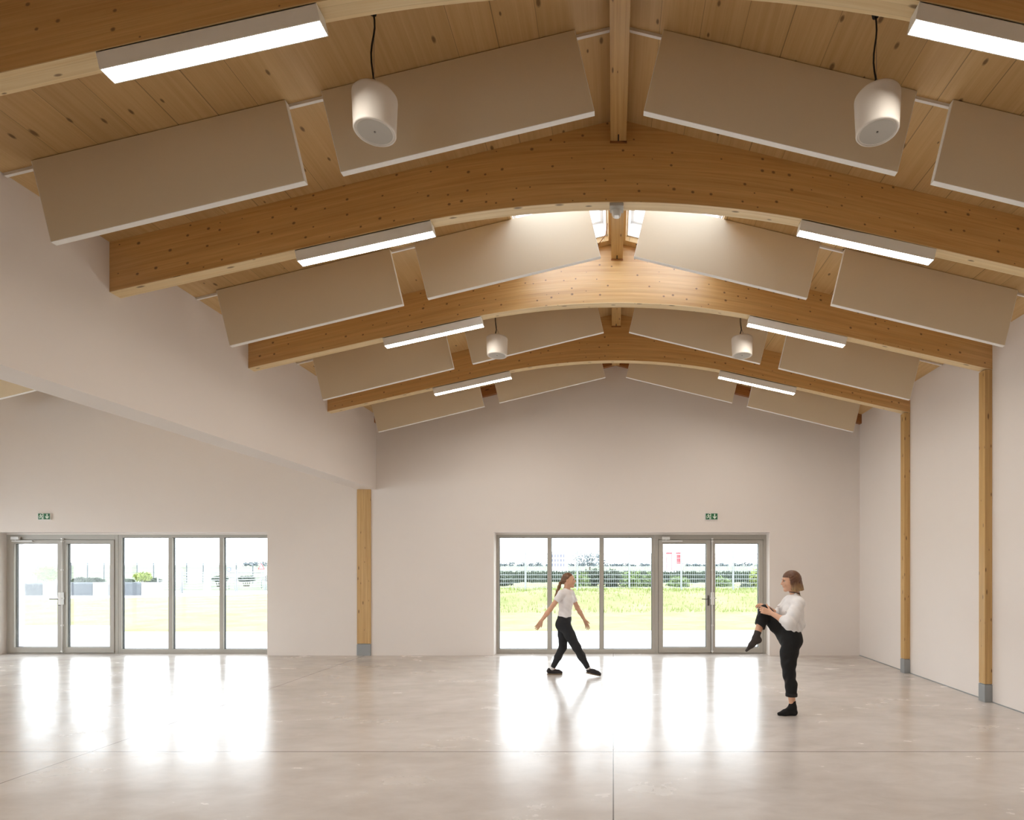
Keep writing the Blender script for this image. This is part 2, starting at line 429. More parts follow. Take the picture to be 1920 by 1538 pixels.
# painted shadow-gap skirting along the right wall
mb = MB(); mb.box(XR_ - 0.006, XR_, YF, D, 0, 0.012)
tag(mb.build('baseboard_right', M['steel']), kind='structure')

# ---------------------------------------------------------------- glulam arch beams
BT = 0.12
YB = [3.19, 5.18, 7.15, 9.13]
CR, AR, ASL = 4.915, 9.0, 0.228
ATH = math.atan(ASL); AA = AR * math.sin(ATH); ADROP = AR * (1 - math.cos(ATH))
def low_z(X):
    d = abs(X - RX)
    return CR - (AR - math.sqrt(AR * AR - d * d)) if d < AA else CR - ADROP - ASL * (d - AA)
BLAB = ['curved glulam roof beam nearest the camera, cropped by the top edge of the photo',
        'second curved glulam roof beam from the camera, with sensor under its crown',
        'third curved glulam roof beam from the camera, brightly lit under the skylights',
        'farthest curved glulam roof beam, smallest one before the back wall']
for k, y in enumerate(YB):
    r = empty('glulam_beam', (RX, y + BT / 2, CR), BLAB[k], 'roof beam', 'curved glulam roof beams')
    xs = np.linspace(XL, XR_, 61); mb = MB(); bl = MB()
    for a, b in zip(xs, xs[1:]):
        la, lb, ta, tb = low_z(a), low_z(b), ceil_z(a), ceil_z(b)
        y1 = y + BT; la0, lb0 = la, lb; la += .006; lb += .006
        mb.poly([(a, y, la), (b, y, lb), (b, y, tb), (a, y, ta)], [(a, 0), (b, 0), (b, tb - lb), (a, ta - la)])
        mb.poly([(b, y1, lb), (a, y1, la), (a, y1, ta), (b, y1, tb)], [(b, 0), (a, 0), (a, ta - la), (b, tb - lb)])
        la, lb = la0, lb0
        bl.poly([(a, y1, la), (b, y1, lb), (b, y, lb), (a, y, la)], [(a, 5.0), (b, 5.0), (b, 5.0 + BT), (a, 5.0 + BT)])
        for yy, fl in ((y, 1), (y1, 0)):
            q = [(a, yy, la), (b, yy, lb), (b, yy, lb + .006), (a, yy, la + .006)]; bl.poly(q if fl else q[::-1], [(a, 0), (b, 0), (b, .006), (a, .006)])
        mb.poly([(a, y, ta), (b, y, tb), (b, y1, tb), (a, y1, ta)], [(a, 7), (b, 7), (b, 7.1), (a, 7.1)])
    for X in (XL, XR_):
        mb.poly([(X, y, low_z(X)), (X, y + BT, low_z(X)), (X, y + BT, ceil_z(X)), (X, y, ceil_z(X))])
    mb.build('beam_body', M['beam'], r); tag(bl.build('underside_lit', M['soffit_lit'], r), 'paler underside, floor light painted into its colour')

# dark edge beam along the gable, under the deck
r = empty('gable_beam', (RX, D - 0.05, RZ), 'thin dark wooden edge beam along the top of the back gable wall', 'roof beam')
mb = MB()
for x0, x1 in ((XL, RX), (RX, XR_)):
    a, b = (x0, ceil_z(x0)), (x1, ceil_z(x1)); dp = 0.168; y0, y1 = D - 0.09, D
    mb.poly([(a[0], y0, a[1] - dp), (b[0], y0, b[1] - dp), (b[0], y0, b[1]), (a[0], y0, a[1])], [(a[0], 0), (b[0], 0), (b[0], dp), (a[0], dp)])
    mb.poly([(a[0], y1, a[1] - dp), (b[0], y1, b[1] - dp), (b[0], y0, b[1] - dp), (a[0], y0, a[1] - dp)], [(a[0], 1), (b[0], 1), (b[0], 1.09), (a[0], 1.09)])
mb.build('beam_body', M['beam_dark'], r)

# ridge beam segments between the arches
RB = [YF] + [y for y in YB] + [D - 0.09]
RLAB = ['ridge beam length behind the camera', 'pale ridge beam length nearest the camera, reaching the top edge of the photo',
        'ridge beam length between the two skylights', 'short ridge beam length between the third and the farthest arch',
        'shadowed ridge beam length between the farthest arch and the gable']
for i in range(5):
    y0 = RB[i] + (BT if i else 0); y1 = RB[i + 1]
    if i == 0: continue
    r = empty('ridge_beam', (RX, (y0 + y1) / 2, 5.46), RLAB[i], 'ridge beam', 'ridge beam lengths')
    mb = MB(); zt = RZ - SL * 0.07 + 0.01
    mb.box(RX - 0.07, RX + 0.07, y0, y1, 5.455, zt, grain=1); mb.build('beam_body', M['post'], r)
    if i < 4:
        mb = MB(); mb.box(RX - 0.006, RX + 0.006, y1 - 0.085, y1 - 0.004, 5.4535, 5.4555); mb.build('bracket_slot', M['cable'], r)
        mb = MB(); mb.box(RX - 0.075, RX + 0.075, y1 - 0.008, y1 - 0.0005, 5.437, 5.4545); mb.build('seat_plate', M['beam_dark'], r)

# ---------------------------------------------------------------- wooden posts
def post(x0, x1, y0, y1, ztop, label):
    r = empty('timber_post', ((x0 + x1) / 2, (y0 + y1) / 2, 0), label, 'post', 'timber posts')
    mb = MB(); mb.box(x0, x1, y0, y1, 0.225, ztop, grain=2); mb.build('shaft', M['post'], r, bevel=0.004)
    mb = MB(); mb.box(x0 - 0.003, x1 + 0.0, y0 - 0.003, y1 + 0.003, 0.0, 0.215); mb.box(x0 + 0.006, x1 - 0.006, y0 + 0.006, y1 - 0.006, 0.215, 0.226)
    mb.build('metal_shoe', M['steel'], r, bevel=0.003)
post(XR_ - 0.092, XR_, YB[2], YB[2] + BT, low_z(XR_) + 0.003, 'timber post on the right wall nearer the camera, on a grey metal shoe')
post(XR_ - 0.092, XR_, YB[3], YB[3] + BT, low_z(XR_) + 0.003, 'timber post on the right wall nearer the back corner, on a grey shoe')
post(gx(670, D), gx(696, D), D - 0.02, D - 0.001, gz(918, D), 'timber post against the back wall under the end of the white bulkhead')

# ---------------------------------------------------------------- acoustic panels and their rails
BAY = ['nearest bay', 'second bay', 'third bay', 'last bay']
PY = [4.25, 6.22, 8.20, 10.13]
def panel(rx, rz, sign, s0, y, label, L=1.90, Hh=0.612, gap=0.003):
    u = Vector((sign * CS, 0, -SN)); n = Vector((-sign * SN, 0, -CS))   # along slope; pointing down off the deck
    o = Vector((rx, y, rz)) + u * (s0 + L / 2) + n * (gap + Hh / 2)
    r = empty('acoustic_panel', o, label, 'acoustic panel', 'hanging acoustic panels')
    mb = MB(); mb.obox(o, u * (L / 2 - 0.002), (0, 0.023, 0), n * (Hh / 2 - 0.002)); mb.build('fabric_face', M['panel'], r, bevel=0.003)
    mb = MB(); e = 0.005
    mb.obox(o + n * (Hh / 2 - e / 2), u * L / 2, (0, 0.0225, 0), n * e / 2)
    for q in (-1, 1): mb.obox(o + u * q * (L / 2 - e / 2), u * (e / 2), (0, 0.0225, 0), n * (Hh / 2 - e))
    mb.build('edge_trim', M['panel_edge'], r)
PLAB = [
 ['left outer acoustic panel in the nearest bay, by the left wall', 'left inner acoustic panel in the nearest bay, behind the left near speaker',
  'right inner acoustic panel in the nearest bay, behind the right near speaker', 'right outer acoustic panel in the nearest bay, cut by the right edge of the photo'],
 ['left outer acoustic panel in the second bay from the camera', 'left inner acoustic panel in the second bay, under the left skylight',
  'right inner acoustic panel in the second bay, under the right skylight', 'right outer acoustic panel in the second bay, meeting the right wall'],
 ['left outer acoustic panel in the third bay from the camera', 'left inner acoustic panel in the third bay, behind the small far left speaker',
  'right inner acoustic panel in the third bay, behind the small far right speaker', 'right outer acoustic panel in the third bay, above the back right corner post'],
 ['left outer acoustic panel in the last bay, before the back wall', 'left inner acoustic panel in the last bay, before the back wall near the ridge',
  'right inner acoustic panel in the last bay, before the back wall near the ridge', 'right outer acoustic panel in the last bay, before the back right corner']]
SI, SO = 0.335, 2.503
for b, y in enumerate(PY):
    for q, (sg, s0) in enumerate(((-1, SO), (-1, SI), (1, SI - 0.006), (1, SO - 0.006))):
        panel(RX, RZ, sg, s0, y, PLAB[b][q])
    if b == 3: pass
    for sg, nm, sm in ((-1, 'left', 4.66), (1, 'right', 4.745)):
        u = Vector((sg * CS, 0, -SN)); n = Vector((-sg * SN, 0, -CS))
        o = Vector((RX, y, RZ)) + u * (0.075 + (sm - 0.075) / 2) + n * 0.011 + Vector((0, 0.036, 0))
        mb = MB(); mb.obox(o, u * (sm - 0.075) / 2, (0, 0.011, 0), n * 0.011)
        if b == 1:
            mb = MB(); s_a = SKY[1] + 0.02; o = Vector((RX, y, RZ)) + u * ((s_a + sm) / 2) + n * 0.011 + Vector((0, 0.036, 0))
            mb.obox(o, u * (sm - s_a) / 2, (0, 0.011, 0), n * 0.011)
        ob = mb.build('panel_rail', M['white_metal'])
        tag(ob, 'thin white ceiling rail carrying the %s panels of the %s' % (nm, BAY[b]), 'ceiling rail', 'white panel rails')
panel(ARX, ARZ, -1, 0.50, PY[3], 'acoustic panel glimpsed below the bulkhead in the side hall, at the left edge')

# ---------------------------------------------------------------- linear lamps under the beams
LLAB = [['left linear lamp under the beam nearest the camera', 'right linear lamp under the beam nearest the camera, cut by the right edge'],
        ['left linear lamp under the second beam from the camera', 'right linear lamp under the second beam from the camera'],
        ['left linear lamp under the third beam from the camera', 'right linear lamp under the third beam from the camera'],
        ['left linear lamp under the farthest beam', 'right linear lamp under the farthest beam']]
for k, y in enumerate(YB):
    for q, (xa, xb) in enumerate(((-2.835, -1.635), (1.685, 2.875))):
        sg = 1 if q else -1
        za, zb = [min(low_z(xa), low_z(xa)), low_z(xb)]
        A_, B_ = Vector((xa, y, za)), Vector((xb, y, zb))
        u = (B_ - A_).normalized(); L = (B_ - A_).length
        n = Vector((u.z, 0, -u.x))                        # downward
        if n.z > 0: n = -n
        Hh, W = 0.098, 0.098
        c = (A_ + B_) / 2 + n * (Hh / 2 + 0.006) + Vector((0, W / 2 - 0.004, 0))
        r = empty('linear_lamp', c, LLAB[k][q], 'lamp', 'white linear lamps')
        mb = MB(); t = 0.005
        mb.obox(c - n * (Hh / 2 - t / 2), u * L / 2, (0, W / 2, 0), n * t / 2)
        for s_ in (-1, 1):
            mb.obox(c + Vector((0, s_ * (W / 2 - t / 2), 0)), u * (L / 2), (0, t / 2, 0), n * Hh / 2)
        mb.build('housing', M['white_metal'], r)
        for s_ in (-1, 1):
            mb = MB(); mb.obox(c + u * s_ * (L / 2 + 0.002), u * 0.0025, (0, W / 2, 0), n * Hh / 2); mb.build('end_cap', M['white_metal'], r)
        mb = MB(); pc = c + n * (Hh / 2 - 0.003); hu = u * (L / 2 - 0.001); hw = Vector((0, W / 2 - t, 0))
        q4 = [pc - hu - hw, pc - hu + hw, pc + hu + hw, pc + hu - hw]
        if (q4[1] - q4[0]).cross(q4[2] - q4[1]).dot(n) < 0: q4 = q4[::-1]
        mb.poly(q4); mb.build('diffuser', M['lamp'], r)
        for s_ in (-0.35, 0.35):
            mb = MB(); p = c + u * s_ * L - n * (Hh / 2 + 0.008); mb.obox(p, u * 0.03, (0, 0.02, 0), n * 0.009); mb.build('mounting_clip', M['white_metal'], r)

# ---------------------------------------------------------------- hanging speakers
SLAB = [['white hanging speaker on the left, near the camera', 'white hanging speaker on the right, near the camera'],
        ['small far white hanging speaker on the left', 'small far white hanging speaker on the right']]
for k, y in enumerate((3.77, 7.73)):
    for q, x in enumerate((-1.546, 1.712)):
        zb, zt = 4.475, 4.725
        r = empty('hanging_speaker', (x, y, zb), SLAB[k][q], 'speaker', 'white hanging speakers')
        mb = MB(); mb.lathe([(0.0, zt - zb), (0.09, zt - zb), (0.128, zt - zb - 0.004), (0.139, zt - zb - 0.018), (0.140, zt - zb - 0.03), (0.131, 0.02), (0.131, 0.006), (0.127, 0.0), (0.121, 0.0), (0.120, 0.006), (0.117, 0.008), (0.114, 0.004), (0.108, 0.004)], (x, y, zb), 56)
        mb.build('shell', M['speaker'], r)
        mb = MB(); mb.lathe([(0.1085, 0.003), (0.10, 0.006), (0.0, 0.007)], (x, y, zb), 48); mb.lathe([(0.1085, 0.0035), (0.1085, 0.02)], (x, y, zb), 48)
        mb.build('grille', M['grey_plastic'], r)
        mb = MB(); mb.lathe([(0.0, 0.002), (0.006, 0.003), (0.007, 0.008)], (x, y, zb), 12); mb.build('badge', M['handle'], r)
        cz = ceil_z(x); fx = x - 0.012
        top = Vector((fx, y, cz - 0.002)); kn = Vector((fx - 0.004, y, zt + 0.10))
        pts = [top + (kn - top) * t_ + Vector((0.01 * math.sin(7 * t_), 0.004 * math.sin(9 * t_), 0)) for t_ in np.linspace(0, 1, 9)] + [Vector((x - 0.025, y, zt + 0.04)), Vector((x - 0.02, y, zt - 0.003))]
        mb = MB(); mb.tube(pts, 0.006, 8); mb.build('cable', M['cable'], r)
        mb = MB()
        for d in ((-0.05, 0), (0.05, 0.02), (0.0, -0.05)):
            mb.tube([(fx + 0.006, y, zt + 0.11), (x + d[0], y + d[1], zt - 0.004)], 0.0016, 6)
        mb.tube([(fx + 0.006, y, zt + 0.105), (fx + 0.006, y, cz - 0.002)], 0.0016, 6)
        mb.build('suspension_wire', M['wire'], r)
        mb = MB(); mb.lathe([(0, -0.022), (0.02, -0.022), (0.024, 0.0), (0.0, 0.001)], (fx, y, cz - 0.002), 16); mb.build('ceiling_rose', M['cable'], r)

# motion sensor under the second arch
xs_, ys_ = RX - 0.016, YB[1] + 0.062
r = empty('motion_sensor', (xs_, ys_, CR), 'grey motion sensor with a white lens under the crown of the second arch', 'sensor')
mb = MB(); mb.box(xs_ - 0.062, xs_ + 0.062, YB[1] + 0.002, YB[1] + 0.118, CR - 0.03, CR - 0.0008); mb.build('mounting_box', M['grey_plastic'], r, bevel=0.006)
mb = MB(); mb.lathe([(0.0, -0.088), (0.022, -0.088), (0.034, -0.08), (0.042, -0.06), (0.044, -0.03)], (xs_, ys_ + 0.02, CR), 28); mb.build('dome', M['white_plastic'], r)
mb = MB(); mb.box(xs_ - 0.022, xs_ + 0.022, ys_ - 0.022, ys_ + 0.03, CR - 0.094, CR - 0.086); mb.build('lens', M['sensor_led'], r, bevel=0.003)

# ---------------------------------------------------------------- skylights
for k, sg in enumerate((-1, 1)):
    u = Vector((sg * CS, 0, -SN)); n = Vector((sg * SN, 0, CS))       # n points up and out
    o = Vector((RX, 0, RZ))
    P = lambda s_, y, w: o + u * s_ + n * w + Vector((0, y, 0))
    s0, s1, y0, y1 = SKY
    r = empty('window_%d' % (3 + k), P((s0 + s1) / 2, (y0 + y1) / 2, 0.2)); tag(r, kind='structure')
    mb = MB(); t = 0.015; sm, ym = (s0 + s1) / 2, (y0 + y1) / 2
    mb.obox(P(s0 + t / 2, ym, 0.16), u * t / 2, (0, (y1 - y0) / 2, 0), n * 0.10); mb.obox(P(s1 - t / 2, ym, 0.16), u * t / 2, (0, (y1 - y0) / 2, 0), n * 0.10)
    mb.obox(P(sm, y0 + t / 2, 0.16), u * ((s1 - s0) / 2 - t), (0, t / 2, 0), n * 0.10); mb.obox(P(sm, y1 - t / 2, 0.16), u * ((s1 - s0) / 2 - t), (0, t / 2, 0), n * 0.10)
    mb.build('skylight_lining', M['white_metal'], r)
    mb = MB(); f = 0.05
    for a in (s0 + f / 2, s1 - f / 2): mb.obox(P(a, ym, 0.245), u * f / 2, (0, (y1 - y0) / 2, 0), n * 0.02)
    for a in (y0 + f / 2, y1 - f / 2): mb.obox(P(sm, a, 0.245), u * ((s1 - s0) / 2 - f), (0, f / 2, 0), n * 0.02)
    mb.build('skylight_frame', M['white_metal'], r)
    mb = MB(); mb.obox(P(sm, ym, 0.262), u * (s1 - s0) / 2, (0, (y1 - y0) / 2, 0), n * 0.003); mb.build('skylight_pane', M['opal'], r)
    if sg > 0:
        mb = MB(); mb.obox(P(0.33, 6.33, 0.14), u * 0.11, (0, 0.03, 0), n * 0.03); mb.obox(P(0.40, 6.30, 0.10), u * 0.025, (0, 0.06, 0), n * 0.05); mb.build('opener_motor', M['handle'], r)
        mb = MB(); mb.tube([P(0.40, 6.36, 0.08), P(0.37, 6.5, 0.06), P(0.33, 6.55, 0.04), P(0.335, 6.7, 0.02), P(0.33, 6.9, -0.012), P(0.32, 7.03, -0.012), P(0.24, 7.06, -0.012)], 0.006, 6); mb.build('opener_cable', M['cable'], r)
    else:
        mb = MB(); mb.tube([P(0.11, 6.75, 0.03), P(0.14, 6.9, -0.008), P(0.22, 7.03, -0.012), P(0.23, 7.09, -0.012)], 0.005, 6); mb.build('opener_cable', M['beam_dark'], r)

# ---------------------------------------------------------------- glazing in the back wall
YW0, YW1 = D + 0.24, D + 0.31        # frame depth
FZ = 2.30
def frame_boxes(mb, x0, x1, z0, z1, w, y0=YW0, y1=YW1, wb=None, wt=None):
    wb = wb or w; wt = wt or w
    mb.box(x0, x0 + w, y0, y1, z0, z1); mb.box(x1 - w, x1, y0, y1, z0, z1)
    mb.box(x0 + w, x1 - w, y0, y1, z1 - wt, z1); mb.box(x0 + w, x1 - w, y0, y1, z0, z0 + wb)
def pane_with_gasket(x0, x1, z0, z1, parent, yc=YW0 + 0.035):
    mb = MB(); mb.box(x0 - 0.004, x1 + 0.004, yc - 0.004, yc + 0.004, z0 - 0.004, z1 + 0.004); p = mb.build('pane', M['glass'], parent)
    mb = MB(); frame_boxes(mb, x0 - 0.001, x1 + 0.001, z0 - 0.001, z1 + 0.001, 0.008, yc + 0.005, YW1 + 0.002); mb.build('gasket', M['alu_dark'], p)
def window(name, x0, x1, npan):
    r = empty(name, ((x0 + x1) / 2, YW0, 0)); tag(r, kind='structure')
    mb = MB(); w = 0.055; frame_boxes(mb, x0, x1, 0.0, FZ, w, wb=0.085); mb.build('window_frame', M['alu'], r, bevel=0.003)
    mw = 0.075; ip = (x1 - x0 - 2 * w - (npan - 1) * mw) / npan
    for i in range(npan):
        a = x0 + w + i * (ip + mw)
        pane_with_gasket(a, a + ip, 0.085, FZ - w, r)
        if i < npan - 1:
            mb = MB(); mb.box(a + ip, a + ip + mw, YW0 - 0.004, YW1, 0.085, FZ - w); mb.build('mullion', M['alu'], r, bevel=0.003)
def double_door(name, x0, x1):
    """active leaf on the left with lever and closer, panic rod on the right leaf"""
    r = empty(name, ((x0 + x1) / 2, YW0, 0)); tag(r, kind='structure')
    w = 0.065; mb = MB(); ft = 0.095
    mb.box(x0, x0 + w, YW0, YW1, 0, FZ); mb.box(x1 - w, x1, YW0, YW1, 0, FZ); mb.box(x0 + w, x1 - w, YW0, YW1, FZ - ft, FZ)
    mb.box(x0 + w, x1 - w, YW0, YW1, 0.0, 0.012)
    mb.build('door_frame', M['alu'], r, bevel=0.003)
    mb = MB(); ys = YW1 - 0.022
    mb.box(x0 + w - 0.01, x0 + w + 0.02, ys, YW1 - 0.001, 0.012, FZ - 0.05); mb.box(x1 - w - 0.02, x1 - w + 0.01, ys, YW1 - 0.001, 0.012, FZ - 0.05)
    mb.box(x0 + w + 0.02, x1 - w - 0.02, ys, YW1 - 0.001, FZ - ft - 0.02, FZ - ft + 0.01); mb.box(x0 + w + 0.02, x1 - w - 0.02, ys, YW1 - 0.001, 0.01, 0.03)
    mb.box((x0 + x1) / 2 - 0.025, (x0 + x1) / 2 + 0.025, ys, YW1 - 0.001, 0.03, FZ - ft - 0.02)
    mb.build('door_stop', M['alu'], r)
    gap = 0.006; xm = (x0 + x1) / 2 - 0.0; zt = FZ - ft - gap; y0 = YW0 - 0.012
    for i, (a, b) in enumerate(((x0 + w + gap, xm - gap / 2), (xm + gap / 2, x1 - w - gap))):
        lf = MB(); s_ = 0.082; frame_boxes(lf, a, b, 0.018, zt, s_, y0, YW1 - 0.024, wb=0.105, wt=0.07)
        leaf = lf.build('door_leaf', M['alu'], r, bevel=0.003)
        gl = (a + s_, b - s_, 0.123, zt - 0.07)
        pane_with_gasket(*gl, leaf, y0 + 0.04)
        if i == 0:
            hx = b - 0.045; hz = 1.06
            mb = MB(); mb.obox((hx, y0 - 0.004, hz - 0.03), (0.017, 0, 0), (0, 0.004, 0), (0, 0, 0.1))
            mb.tube([(hx, y0 - 0.008, hz), (hx, y0 - 0.055, hz), (hx - 0.02, y0 - 0.06, hz), (hx - 0.135, y0 - 0.06, hz)], 0.0095, 10)
            mb.tube([(hx, y0 - 0.02, hz - 0.085), (hx, y0 - 0.004, hz - 0.085)], 0.016, 14)
            mb.build('lever_handle', M['handle'], leaf)
            mb = MB(); mb.box(a + 0.065, a + 0.215, y0 - 0.05, y0 - 0.0, FZ - 0.10, FZ - 0.04); closer = mb.build('door_closer', M['white_plastic'], leaf, bevel=0.005)
            mb = MB(); mb.box(a + 0.065, a + 0.46, y0 - 0.03, y0, zt - 0.035, zt - 0.012); mb.tube([(a + 0.14, y0 - 0.03, FZ - 0.1), (a + 0.14, y0 - 0.03, zt - 0.012)], 0.008, 8); mb.build('closer_arm', M['white_plastic'], closer)
        else:
            rx = a + 0.022
            mb = MB(); mb.tube([(rx, y0 - 0.022, 0.02), (rx, y0 - 0.022, zt + 0.03)], 0.011, 10)
            for zz in (0.05, 0.55, 1.62, zt - 0.03, zt + 0.02): mb.box(rx - 0.017, rx + 0.017, y0 - 0.036, y0, zz - 0.014, zz + 0.014)
            rod = mb.build('panic_rod', M['white_plastic'], leaf)
            mb = MB(); mb.box(rx - 0.03, rx + 0.03, y0 - 0.075, y0 - 0.008, 0.95, 1.19); mb.build('latch_case', M['white_plastic'], rod, bevel=0.008)
            mb = MB(); mb.tube([(rx - 0.05, y0 - 0.06, 1.075), (rx + 0.07, y0 - 0.06, 1.075)], 0.012, 10); mb.build('latch_lever', M['white_plastic'], rod)
xr0, xr1, xrm = gx(930.5, 11.25), gx(1437, 11.25), gx(1227.5, 11.25)
window('window_1', xr0, xrm, 3); double_door('door_1', xrm + 0.004, xr1)
xl0, xl1 = gx(13.5, 11.25), gx(513, 11.25); xlm = xl0 + (xr1 - xrm)
double_door('door_2', xl0, xlm - 0.004); window('window_2', xlm, xl1, 3)
# thresholds outside
for i, (a, b) in enumerate(((OPL[0], OPL[1]), (OPR[0], OPR[1]))):
    mb = MB(); mb.box(a, b, D + 0.31, D + WT + 0.06, -0.12, -0.005); tag(mb.build('trim_%d' % (1 + i), M['concrete_pale']), kind='structure')
    mb = MB(); mb.box(a, b, D + 0.235, D + WT, FZ, 2.345); tag(mb.build('trim_%d' % (3 + i), M['wall']), kind='structure')

# glazing in the side hall and behind the camera (unseen; the rear one added for daylight)
def side_glazing(name, along_y, c0, c1, fixed, h, n):
    r = empty(name, (fixed, (c0 + c1) / 2, 0) if along_y else ((c0 + c1) / 2, fixed, 0)); tag(r, kind='structure')
    mb = MB(); w = 0.06; st = (c1 - c0) / n
    def B(a, b, z0, z1, m, dd=0.035):
        if along_y: m.box(fixed - dd, fixed + dd, a, b, z0, z1)
        else: m.box(a, b, fixed - dd, fixed + dd, z0, z1)
    B(c0, c1, 0, 0.08, mb); B(c0, c1, h - w, h, mb)
    for i in range(n + 1): B(c0 + i * st - w / 2, c0 + i * st + w / 2, 0.08, h - w, mb)
    mb.build('window_frame', M['alu'], r)
    mb = MB(); B(c0, c1, 0.05, h - 0.03, mb, 0.004); mb.build('pane', M['glass'], r)
side_glazing('window_5', True, SIDE[0], SIDE[1], XA - 0.2, SIDE[3], 6)
for i, o in enumerate(FRO): side_glazing('window_%d' % (6 + i), False, o[0], o[1], YF - 0.2, o[3], 5)

# ---------------------------------------------------------------- exit signs
def exit_sign(xc, label):
    zc = 1.65 + (VY - 969) * D / F + (0.0)
    r = empty('exit_sign', (xc, D, zc), label, 'exit sign', 'green exit signs')
    w, h = 0.122, 0.062
    mb = MB(); mb.box(xc - w, xc + w, D - 0.032, D, zc - h, zc + h); mb.build('housing', M['white_plastic'], r, bevel=0.004)
    y = D - 0.0335
    mb = MB(); mb.box(xc - w + 0.013, xc + w - 0.008, y, y + 0.002, zc - h + 0.006, zc + h - 0.006); face = mb.build('green_face', M['sign_green'], r)
    X = lambda a: xc + a; Z = lambda b: zc + b; yy = y - 0.0012
    def poly(mb, pts):
        f_ = [(X(a), yy, Z(b)) for a, b in pts]; bk = [(X(a), yy + 0.001, Z(b)) for a, b in pts]
        mb.poly(f_); mb.poly(bk[::-1])
        for i in range(len(pts)):
            j = (i + 1) % len(pts); mb.poly([f_[j], f_[i], bk[i], bk[j]])
    def bar(mb, a, b, t):
        d = Vector((b[0] - a[0], b[1] - a[1])); d.normalize(); q = Vector((-d.y, d.x)) * t
        poly(mb, [(a[0] - q.x, a[1] - q.y), (b[0] - q.x, b[1] - q.y), (b[0] + q.x, b[1] + q.y), (a[0] + q.x, a[1] + q.y)])
    mb = MB()                                             # running figure leaving through a doorway
    poly(mb, [(-0.062 + 0.010 * math.cos(t), 0.036 + 0.010 * math.sin(t)) for t in np.linspace(0, 2 * math.pi, 14)[:-1]])
    bar(mb, (-0.062, 0.022), (-0.050, -0.006), 0.009); bar(mb, (-0.062, 0.02), (-0.086, 0.008), 0.005); bar(mb, (-0.086, 0.008), (-0.094, -0.006), 0.005)
    bar(mb, (-0.058, 0.02), (-0.034, 0.012), 0.005); bar(mb, (-0.034, 0.012), (-0.024, 0.024), 0.005)
    bar(mb, (-0.052, -0.006), (-0.068, -0.024), 0.006); bar(mb, (-0.068, -0.024), (-0.096, -0.026), 0.006)
    bar(mb, (-0.050, -0.006), (-0.030, -0.020), 0.006); bar(mb, (-0.030, -0.020), (-0.036, -0.050), 0.006)
    bar(mb, (-0.014, 0.05), (-0.014, -0.052), 0.006); bar(mb, (-0.046, 0.049), (-0.010, 0.049), 0.004)
    mb.build('running_figure', M['sign_white'], face)
    mb = MB()                                             # arrow pointing down
    bar(mb, (0.060, 0.046), (0.060, -0.02), 0.010)
    poly(mb, [(0.060, -0.046), (0.094, -0.010), (0.094, 0.010), (0.060, -0.022), (0.026, 0.010), (0.026, -0.010)])
    mb.build('down_arrow', M['sign_white'], face)
exit_sign(gx(1333.5, D), 'green exit sign with a down arrow above the right-hand doors')
exit_sign(gx(85.5, D), 'green exit sign with a down arrow above the left-hand doors')

# ---------------------------------------------------------------- outdoors
def gnd(name, pts, z, mat, kind='structure', th=0.05):
    mb = MB(); mb.poly([(x, y, z) for x, y in pts]); n = len(pts)
    for i in range(n):
        a, b = pts[i], pts[(i + 1) % n]; mb.poly([(b[0], b[1], z), (a[0], a[1], z), (a[0], a[1], z - th), (b[0], b[1], z - th)])
    return tag(mb.build(name, mat), kind=kind)
gnd('paved_ground', [(-70, -40), (70, -40), (70, 60), (-70, 60)], -0.03, M['pave'])
# lawn with the grassy bank on the right
def smooth(a, b, x): t = min(1, max(0, (x - a) / (b - a))); return t * t * (3 - 2 * t)
mb = MB(); NX, NY = 150, 60
xs = np.linspace(-34, 16, NX); gridp = []
from mathutils import noise as mnoise
for x in xs:
    yf = 15.6 + 1.7 * (1 - smooth(-14.5, -13.0, x)) + 0.4 * smooth(-6, 4, x)
    yb = 31.5 + 6.5 * smooth(-32, -18, x) + 4 * smooth(-18, -10, x)
    col = []
    col.append((x, yf - 0.25, -0.034))
    for j in range(NY):
        y = yf + (yb - yf) * j / (NY - 1)
        bk = smooth(-11, -6.5, x)
        z = -0.012 + bk * (0.62 * smooth(21.8, 26.3, y) + 0.10 * mnoise.noise(Vector((x * 0.8, y * 0.9, 0))) * smooth(21, 23, y) + 0.05 * mnoise.noise(Vector((x * 2.5, y * 2.5, 3))) * smooth(21, 23, y))
        z += (1 - bk) * 0.25 * smooth(28, 42, y) * smooth(-26, -16, x)
        col.append((x, y, z))
    gridp.append(col)
for i in range(NX - 1):
    for j in range(NY):
        mb.poly([gridp[i][j], gridp[i + 1][j], gridp[i + 1][j + 1], gridp[i][j + 1]], smooth=True)
tag(mb.build('lawn', M['lawn']), kind='structure')
# rough grass on the bank
def tufts(name, mat, n, fx, size):
    mb = MB()
    for _ in range(n):
        x, y, z = fx(); a = random.uniform(0, 6.28); hh = size * random.uniform(0.5, 1.3); w = 0.012
        dx, dy = math.cos(a) * w, math.sin(a) * w; lx, ly = random.uniform(-.4, .4) * hh, random.uniform(-.4, .4) * hh
        mb.poly([(x - dx, y - dy, z), (x + dx, y + dy, z), (x + lx, y + ly, z + hh)])
    return tag(mb.build(name, mat, weld=False), kind='stuff')
def bankp():
    while True:
        x, y = random.uniform(-9, 13), random.uniform(21.8, 29)
        i = (x + 34) / 50 * (NX - 1); i0 = int(i)
        yf, yb = gridp[i0][1][1], gridp[i0][-1][1]
        j0 = int((y - yf) / (yb - yf) * (NY - 1))
        return x, y, gridp[i0][j0 + 1][2] - 0.01
tufts('bank_grass', M['leaf_bright'], 9000, bankp, 0.16)
